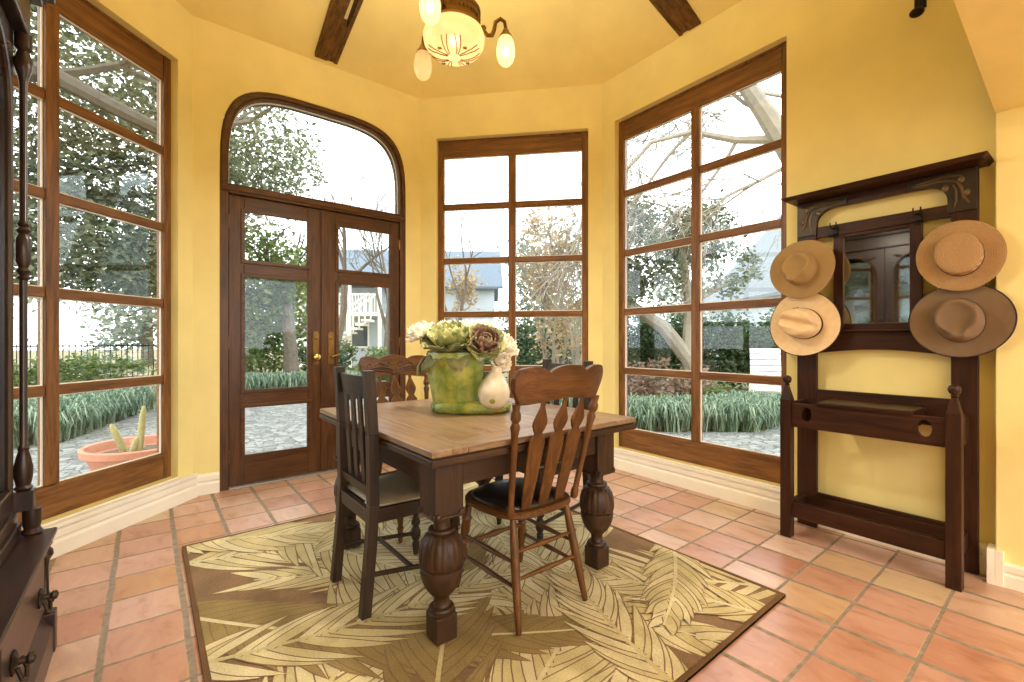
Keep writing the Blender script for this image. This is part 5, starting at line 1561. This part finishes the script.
bare('bare_tree', 'leafless tree spreading fine branches across the upper panes of the middle window', (-13.9, 9.7, GZ), (-0.2, -0.25, 1), 3.4, 0.15, 5, 53, M_BARK, spread=0.55, kids=(3, 3))
bare('crape_myrtle', 'pale many-stemmed bare tree close behind the middle window', (-7.0, 6.9, GZ), (0, 0, 1), 1.5, 0.040, 4, 54, M_BARK_PALE,
     [(-7.3, 7.1, 3.1, 1.0, 1.0, 1.1, 1500), (-7.2, 7.0, 1.6, 0.9, 0.9, 0.8, 700)], M_LEAF_TAN, 0.12, 0.26, 0.30, stems=8, kids=(2, 3))
tree('thicket', 'tall mixed grey-green thicket filling the panes of the middle window behind the pale stems', 'shrub', None, [(-10.3, 9.6, 1.6, 1.2, 1.2, 1.5, 3600), (-10.0, 9.2, 3.4, 1.0, 1.0, 0.9, 1500)], M_LEAF_FAR, M_BARK, 0.16, 59)
tree('thicket', 'tall loose green thicket behind the middle pane of the closed door leaf', 'shrub', None, [(-16.5, 2.4, 1.4, 1.2, 1.7, 1.5, 4200), (-16.2, 3.6, 2.2, 1.0, 1.2, 1.2, 1600)], M_LEAF_GREEN, M_BARK, 0.19, 60)
tree('evergreen_shrub', 'dark green shrub behind the pale stems in the middle window', 'shrub', None, [(-9.2, 8.2, 0.8, 0.9, 0.9, 1.0, 2600)], M_LEAF_DARK, M_BARK, 0.14, 55)
tree('evergreen_shrub', 'green shrub at the fence line in the middle window, below the grey roof', 'shrub', None, [(-11.7, 7.6, 0.6, 0.9, 0.9, 0.7, 2000)], M_LEAF_GREEN, M_BARK, 0.17, 56)
tree('ground_shrub', 'low brown leafless shrub at the foot of the pale stems', 'shrub', None, [(-6.7, 6.6, 0.15, 0.9, 0.9, 0.25, 1100)], M_LEAF_RUST, M_BARK, 0.12, 57)
bare('tan_tree', 'slender tree holding tan leaves in front of the grey roofed house', (-18.0, 11.6, GZ), (0, 0, 1), 2.2, 0.09, 4, 58, M_BARK, [(-18.0, 11.6, 3.6, 0.8, 0.8, 1.3, 700)], M_LEAF_TAN, 0.22, 0.35)

# right-hand window: leaning oak, bare tree, hedge, shrubs
def oak2(mb, rng):
    mb.tube([(-5.15, 9.35, GZ - 0.05), (-5.25, 9.1, 0.75), (-5.65, 8.75, 1.45), (-6.3, 8.35, 2.0), (-7.0, 8.0, 2.7)], [0.22, 0.17, 0.15, 0.12, 0.07], 9)
    mb.tube([(-5.28, 9.05, 0.85), (-5.35, 9.3, 1.9), (-5.45, 9.15, 2.9), (-5.4, 9.3, 3.9)], [0.13, 0.11, 0.09, 0.05], 8)
    for p, d in (((-5.4, 9.2, 2.4), (-0.3, -0.8, 0.6)), ((-5.45, 9.15, 3.0), (0.4, 0.7, 0.5)), ((-6.3, 8.35, 2.0), (0.1, 0.2, 0.9)), ((-5.4, 9.25, 3.4), (-0.2, -0.5, 0.9)), ((-5.35, 9.3, 2.0), (0.5, 0.6, 0.3))):
        branches(mb, p, d, 0.85, 0.05, 3, rng, 0.5, 0.08)
tree('garden_tree', 'leaning pale-trunked evergreen tree in the window beside the hall tree', 'tree', oak2,
     [(-5.9, 8.5, 3.0, 0.9, 0.9, 0.9, 2600), (-5.3, 9.4, 3.5, 0.8, 0.9, 0.7, 2000), (-6.4, 8.1, 2.2, 0.8, 0.7, 0.6, 1300), (-4.8, 9.8, 2.7, 0.6, 0.6, 0.6, 700), (-6.2, 8.4, 3.9, 0.6, 0.7, 0.5, 900)], M_LEAF_OAK, M_BARK_PALE, 0.12, 61)
def big_bare(mb, rng):
    mb.tube([(-2.45, 10.3, GZ - 0.1), (-2.7, 10.0, 2.2), (-3.30, 9.45, 4.5), (-3.62, 8.85, 5.35), (-3.95, 8.2, 6.2), (-4.3, 7.7, 7.2)], [0.34, 0.28, 0.22, 0.17, 0.12, 0.06], 9)
    mb.tube([(-3.2, 9.55, 4.2), (-2.9, 9.5, 5.4), (-2.95, 9.1, 6.6)], [0.17, 0.12, 0.07], 8)
    mb.tube([(-3.45, 9.2, 4.9), (-4.1, 8.8, 5.0), (-4.7, 8.2, 5.2), (-5.2, 7.6, 5.0)], [0.09, 0.07, 0.05, 0.03], 7)
    for p, d, L in (((-3.62, 8.85, 5.35), (-0.7, -0.4, 0.5), 1.5), ((-3.95, 8.2, 6.2), (-0.8, 0.2, 0.1), 1.5), ((-4.7, 8.2, 5.2), (-0.5, -0.3, -0.5), 1.3), ((-5.2, 7.6, 5.0), (-0.4, -0.3, -0.7), 1.2),
                    ((-3.3, 9.45, 4.5), (-0.8, -0.3, -0.3), 1.3), ((-2.9, 9.5, 5.4), (-0.5, -0.6, 0.4), 1.3), ((-4.1, 8.8, 5.0), (-0.5, 0.1, -0.6), 1.1), ((-4.2, 7.8, 7.0), (-0.6, 0.3, -0.5), 1.6)):
        branches(mb, p, d, L * 1.1, 0.040, 4, rng, 0.45, -0.05, 5, None, (3, 4), 0.74)
tree('bare_tree', 'big pale leafless tree in the top panes of the window beside the hall tree', 'tree', big_bare, None, None, M_BARK_PALE, 0.1, 66)
def hedge(name, label, x0, y0, x1, y1, h, th, n, leaf, seed, size=0.12):
    o = root(name, Matrix.Identity(4), label, 'hedge')
    k = max(2, int(math.hypot(x1 - x0, y1 - y0) / 0.9)); bl = []
    for i in range(k):
        t = (i + 0.5) / k
        bl.append((x0 + (x1 - x0) * t, y0 + (y1 - y0) * t, GZ + h * 0.5, th, th, h * 0.5, n // k))
    leaf_cloud(bl, size, seed).build('foliage', leaf, o, fix=False)
    mb = MB()
    for i in range(k):
        t = (i + 0.5) / k; p = Vector((x0 + (x1 - x0) * t, y0 + (y1 - y0) * t, GZ))
        mb.tube([p, p + Vector((0.05, 0, h * 0.5)), p + Vector((-0.05, 0.05, h * 0.85))], [0.04, 0.03, 0.015], 6)
    mb.build('stems', M_BARK, o, fix=False)
    return o
hedge('clipped_hedge', 'tall dark green hedge behind the slatted garden chair', -8.4, 9.8, -3.6, 14.6, 2.0, 0.65, 30000, M_LEAF_DARK, 63)
tree('ground_shrub', 'brown twiggy shrubs between the strap-leaved border and the hedge', 'shrub', None, [(-5.6, 7.7, 0.35, 0.9, 0.6, 0.45, 1500), (-5.0, 8.6, 0.3, 0.7, 0.6, 0.4, 900)], M_LEAF_RUST, M_BARK, 0.12, 64)
tree('ground_shrub', 'yellow-green ground cover in front of the hedge near the slatted chair', 'shrub', None, [(-4.2, 8.6, 0.05, 0.7, 0.6, 0.25, 1100), (-4.5, 7.0, 0.02, 0.9, 0.7, 0.2, 1200)], M_LEAF_GREEN, M_BARK, 0.12, 65)

# strap-leaved borders: beyond counting
def border(name, label, line, width, n, seed, blades=46, L=0.42):
    rng = random.Random(seed)
    mb = MB(); V, F = mb.v, mb.f
    segs = [(Vector(a), Vector(b)) for a, b in zip(line, line[1:])]
    tot = sum((b - a).length for a, b in segs)
    for i in range(n):
        t = rng.random() * tot
        for a, b in segs:
            l = (b - a).length
            if t <= l: break
            t -= l
        d = (b - a).normalized(); nr = Vector((-d.y, d.x))
        p = a + d * t + nr * rng.random() * width
        for k in range(blades):
            an = rng.uniform(0, 2 * pi); ll = L * rng.uniform(0.7, 1.25); out = rng.uniform(0.25, 0.8); w = 0.009
            q = Vector((-sin(an), cos(an), 0)) * w
            o = len(V); e = Vector((cos(an), sin(an), 0))
            b0 = Vector((p.x + rng.gauss(0, 0.05), p.y + rng.gauss(0, 0.05), GZ))
            for j, (u, hgt) in enumerate(((0, 0), (0.30, 0.62), (0.68, 0.80), (1.0, 0.50))):
                c = b0 + e * (u * ll * out) + Vector((0, 0, hgt * ll))
                ww = (1, 1, 0.8, 0.1)[j]
                V.append(tuple(c + q * ww)); V.append(tuple(c - q * ww))
            for j in range(3): F.append((o + 2 * j, o + 2 * j + 1, o + 2 * j + 3, o + 2 * j + 2))
    mb.m = [0] * len(F); mb.sm = [False] * len(F)
    return tag(mb.build(name, M_LEAF_STRAP, fix=False), label, 'border plants', None, 'stuff')
border('strap_leaf_border', 'strap-leaved green border edging the paving outside the tall oak-framed window', [(-7.7, -3.0), (-8.05, -0.85), (-11.1, 0.15)][::-1], -2.0, 420, 71, L=0.46)
border('strap_leaf_border', 'strap-leaved green border below the shrubs outside the double door', [(-12.5, 1.4), (-11.8, 4.1)], -0.8, 130, 72, L=0.55)
border('strap_leaf_border', 'strap-leaved green border along the path outside the window beside the hall tree', [(-6.4, 4.7), (-4.0, 5.4), (-2.85, 6.75), (-2.95, 8.2)], 0.9, 260, 73, L=0.42)

# ------------------------------------------------------------------ garden things
M_TERRA = plain('terracotta', srgb(196, 132, 104), 0.8, 0.12, 9, bump=0.15)
M_CACTUS = plain('pale_cactus', srgb(168, 158, 104), 0.7, 0.15, 14)
M_SOIL2 = plain('potting_soil', srgb(98, 82, 66), 0.95, 0.3, 20, bump=0.5)
PX, PY = -5.42, -0.06
pot = root('terracotta_bowl', TR(PX, PY, GZ), 'wide shallow terracotta bowl of cacti on the paving outside the tall window', 'planter')
mb = MB(); mb.lathe([(0.20, 0.0), (0.24, 0.02), (0.33, 0.16), (0.375, 0.27), (0.405, 0.275), (0.412, 0.33), (0.40, 0.342), (0.375, 0.335), (0.36, 0.26), (0.33, 0.25)], 44, cap1=False); mb.build('bowl', M_TERRA, pot)
mb = MB(); mb.lathe([(0.05, 0.2495), (0.355, 0.25), (0.30, 0.262), (0.02, 0.268)], 32); mb.build('soil', M_SOIL2, pot)
for i, (dx, dy, h, lean, lb) in enumerate(((0.04, 0.00, 0.42, 0.03, 'tallest pale cactus column in the terracotta bowl'), (-0.03, -0.10, 0.27, -0.08, 'shorter pale cactus leaning in the terracotta bowl'), (0.05, -0.05, 0.14, 0.03, 'lowest cactus stub between the two taller ones in the bowl'))):
    c = root('cactus', TR(PX + dx, PY + dy, GZ + 0.262), lb, 'cactus', 'cacti in the terracotta bowl')
    mb = MB(); pts = [(0, lean * t * 1.2, h * t) for t in [j / 8 for j in range(9)]]
    mb.tube(pts, [0.024, 0.027, 0.028, 0.027, 0.028, 0.027, 0.026, 0.022, 0.011], 12); mb.build('stem', M_CACTUS, c)
    mb = MB(); rg = random.Random(i)
    for j in range(70):
        t = rg.random(); a = rg.uniform(0, 2 * pi); p = Vector((0.026 * cos(a), lean * t * 1.2 + 0.026 * sin(a), h * t))
        mb.tube([p, p + Vector((cos(a) * 0.02, sin(a) * 0.02, 0.004))], [0.0012, 0.0004], 3)
    mb.build('spines', M_GOURD, c, fix=False)
sc = root('succulent', TR(PX + 0.10, PY + 0.21, GZ + 0.262), 'small red-brown pointed succulent at the rim of the terracotta bowl', 'succulent')
mb = MB()
for k in range(9):
    a = k * 2.4; mb.tube([(0, 0, 0), (0.02 * cos(a), 0.02 * sin(a), 0.06), (0.035 * cos(a), 0.035 * sin(a), 0.12 + 0.006 * k)], [0.010, 0.009, 0.002], 6)
mb.build('leaves', plain('dark_red_leaf', srgb(92, 54, 48), 0.6), sc, fix=False)

# iron fence
fe = root('iron_fence', Matrix.Identity(4), 'black iron picket fence beyond the border outside the tall window', 'fence')
a, b = Vector((-17.2, -7.5)), Vector((-18.3, 3.2)); dv = (b - a); Lf = dv.length; dv.normalize()
Mf = Matrix(((dv.x, -dv.y, 0, a.x), (dv.y, dv.x, 0, a.y), (0, 0, 1, GZ), (0, 0, 0, 1)))
mb = MB(); mb.box(0, Lf, -0.02, 0.02, 1.12, 1.16); mb.build('top_rail', M_IRON, fe, M=Mf)
mb = MB(); mb.box(0, Lf, -0.02, 0.02, 0.18, 0.22); mb.build('bottom_rail', M_IRON, fe, M=Mf)
mb = MB(); x = 0.06
while x < Lf: mb.box(x - 0.011, x + 0.011, -0.011, 0.011, 0.04, 1.20); x += 0.125
mb.build('pickets', M_IRON, fe, M=Mf)
for i in range(5):
    mb = MB(); x = 0.03 + i * (Lf - 0.06) / 4; mb.box(x - 0.035, x + 0.035, -0.035, 0.035, -0.1, 1.24); mb.ball((x, 0, 1.28), 0.05, 10, 8); mb.build('post', M_IRON, fe, M=Mf)

# slatted white garden chair
gc = root('garden_chair', TR(-3.71, 9.21, GZ, radians(28)), 'white slatted wooden garden chair in front of the hedge', 'garden chair')
mb = MB()
for x in (-0.27, 0.27): mb.hexa([(x - 0.03, -0.35, 0), (x + 0.03, -0.35, 0), (x + 0.03, -0.30, 0), (x - 0.03, -0.30, 0)], [(x - 0.03, -0.35, 0.55), (x + 0.03, -0.35, 0.55), (x + 0.03, -0.30, 0.55), (x - 0.03, -0.30, 0.55)])
mb.build('front_leg', M_WHITE, gc, 0.004)
for x in (-0.27, 0.27):
    mb = MB(); mb.hexa([(x - 0.03, 0.35, 0), (x + 0.03, 0.35, 0), (x + 0.03, 0.40, 0), (x - 0.03, 0.40, 0)], [(x - 0.03, 0.30, 0.5), (x + 0.03, 0.30, 0.5), (x + 0.03, 0.35, 0.5), (x - 0.03, 0.35, 0.5)]); mb.build('rear_leg', M_WHITE, gc)
    mb = MB(); mb.box(x - 0.06, x + 0.06, -0.40, 0.36, 0.551, 0.575); mb.build('armrest', M_WHITE, gc, 0.004)
mb = MB()
for i in range(6): y = -0.34 + i * 0.105; mb.box(-0.25, 0.25, y, y + 0.09, 0.36 - 0.02 * i, 0.382 - 0.02 * i)
mb.build('seat_slats', M_WHITE, gc, 0.003)
mb = MB()
for i in range(7): z = 0.34 + i * 0.115; yy = 0.28 + 0.035 * i; mb.hexa([(-0.27, yy, z), (0.27, yy, z), (0.27, yy + 0.022, z), (-0.27, yy + 0.022, z)], [(-0.27, yy + 0.03, z + 0.10), (0.27, yy + 0.03, z + 0.10), (0.27, yy + 0.052, z + 0.10), (-0.27, yy + 0.052, z + 0.10)])
mb.build('back_slats', M_WHITE, gc, 0.003)

# ------------------------------------------------------------------ houses
M_SIDING = plain('white_siding', srgb(186, 194, 200), 0.7, 0.04, 3)
M_ROOF = plain('grey_shingles', srgb(104, 114, 124), 0.9, 0.12, 12, bump=0.3)
M_ROOF2 = plain('weathered_shingles', srgb(112, 116, 118), 0.9, 0.12, 12, bump=0.3)
M_PANE = plain('dark_house_window', srgb(70, 84, 92), 0.2, 0.1)
def house(name, label, M, w, d, h, rise, stair):
    o = root(name, M, label, 'house')
    mb = MB(); mb.box(-w / 2, w / 2, -d / 2, d / 2, -0.2, h)
    mb.add([(-w / 2, -d / 2, h), (-w / 2, d / 2, h), (-w / 2, 0, h + rise * 0.98), (w / 2, -d / 2, h), (w / 2, d / 2, h), (w / 2, 0, h + rise * 0.98)], [(0, 1, 2), (3, 5, 4)])
    nz = int(h / 0.25)
    for i in range(nz): mb.box(-w / 2 - 0.012, w / 2 + 0.012, -d / 2 - 0.012, d / 2 + 0.012, 0.25 * i, 0.25 * i + 0.03)
    wl_ = mb.build('wall', M_SIDING, o, fix=False)
    e = 0.45
    for s_ in (-1, 1):
        mb = MB()
        lo_, hi_ = (s_ * (d / 2 + e), h - rise * e / (d / 2)), (0, h + rise)
        q = [(-w / 2 - e, lo_[0], lo_[1]), (w / 2 + e, lo_[0], lo_[1]), (w / 2 + e, hi_[0], hi_[1]), (-w / 2 - e, hi_[0], hi_[1])]
        mb.add(q + [(x, y, z + 0.12) for x, y, z in q], [(0, 1, 2, 3), (7, 6, 5, 4), (0, 4, 5, 1), (1, 5, 6, 2), (2, 6, 7, 3), (3, 7, 4, 0)]); mb.build('roof', M_ROOF if stair else M_ROOF2, o)
    k = max(2, int(w / 1.9))
    for fl_ in range(int(h // 2.6)):
        for i in range(k):
            x = -w / 2 + w * (i + 0.5) / k; z = 1.0 + 2.6 * fl_
            mb = MB(); mb.prism(rect(x - 0.48, x + 0.48, z - 0.08, z + 1.28), -d / 2 - 0.06, -d / 2, holes=[rect(x - 0.40, x + 0.40, z, z + 1.2)]); f_ = mb.build('window', M_WHITE, o)
            mb = MB(); mb.box(x - 0.40, x + 0.40, -d / 2 - 0.03, -d / 2 - 0.015, z, z + 1.2); mb.build('pane', M_PANE, f_)
    if stair:
        # two-storey porch with an outside flight of steps
        x0 = -w / 2
        mb = MB(); mb.box(x0, x0 + 4.5, -d / 2 - 1.8, -d / 2 - 0.02, 2.5, 2.66); mb.build('porch_deck', M_WHITE, o)
        for i in range(4):
            x = x0 + 0.1 + i * 1.43; mb = MB(); mb.box(x - 0.08, x + 0.08, -d / 2 - 1.78, -d / 2 - 1.62, -0.1, 4.15); mb.build('porch_post', M_WHITE, o)
        mb = MB(); mb.box(x0 - 0.1, x0 + 4.6, -d / 2 - 1.95, -d / 2 - 0.02, 4.15, 4.3); mb.build('porch_roof', M_ROOF, o)
        mb = MB(); mb.box(x0, x0 + 4.5, -d / 2 - 1.75, -d / 2 - 1.69, 3.5, 3.58)
        for i in range(34): mb.box(x0 + 0.1 + i * 0.13, x0 + 0.14 + i * 0.13, -d / 2 - 1.74, -d / 2 - 1.70, 2.66, 3.5)
        mb.build('porch_railing', M_WHITE, o)
        mb = MB()
        for i in range(13): mb.box(x0 + 0.6 + i * 0.27, x0 + 0.95 + i * 0.27, -d / 2 - 3.0, -d / 2 - 1.9, 0.19 * i - 0.1, 0.19 * i + 0.0)
        for y in (-d / 2 - 3.0, -d / 2 - 1.95):
            mb.tube([(x0 + 0.6, y, 0.9), (x0 + 4.2, y, 3.45)], 0.05, 6)
            for i in range(13): mb.box(x0 + 0.75 + i * 0.27, x0 + 0.80 + i * 0.27, y - 0.02, y + 0.02, 0.19 * i, 0.19 * i + 0.95)
        mb.build('stair', M_WHITE, o)
    return o
house('white_house', 'white two-storey house with grey roof, porch and outside stair beyond the double door', TR(-25.2, 12.3, GZ, radians(45 + 10)), 10.0, 7.0, 4.3, 2.3, True)
house('shingled_house', 'low house whose grey shingled roof shows behind the hats, beyond the hedge', TR(-6.6, 22.8, GZ, radians(-40)), 7.0, 7.6, 3.4, 4.2, False)

# trees far off behind everything
for i, (x, y, h, lb) in enumerate(((-30, -8, 8, 'distant grey-green tree behind the fence, low in the tall window'), (-32, 0, 7, 'distant grey-green tree at the window side of the double door'),
                               (-36, 9.5, 8, 'distant grey-green tree beyond the paving, behind the closed door leaf'), (-16, 27, 6.0, 'distant grey-green tree between the middle window and the hat window'), (-20.5, 22.5, 5.0, 'distant grey-green tree next to the white house, in the middle window'),
                               (-10, 34, 5, 'distant grey-green tree over the hedge'))):
    def fn(mb, rng, x=x, y=y, h=h):
        mb.tube([(x, y, GZ - 0.1), (x + 0.2, y, h * 0.5)], [0.3, 0.2], 8)
        branches(mb, (x + 0.2, y, h * 0.45), (0, 0, 1), h * 0.3, 0.14, 3, rng, 0.5, 0.1)
    tree('distant_tree', lb, 'tree', fn, [(x, y, h * 0.55, 2.6, 3.4, h * 0.38, 2300), (x, y, h * 0.2, 2.2, 3.0, h * 0.2, 900)], M_LEAF_FAR, M_BARK, 0.34, 80 + i, 'trees on the horizon')
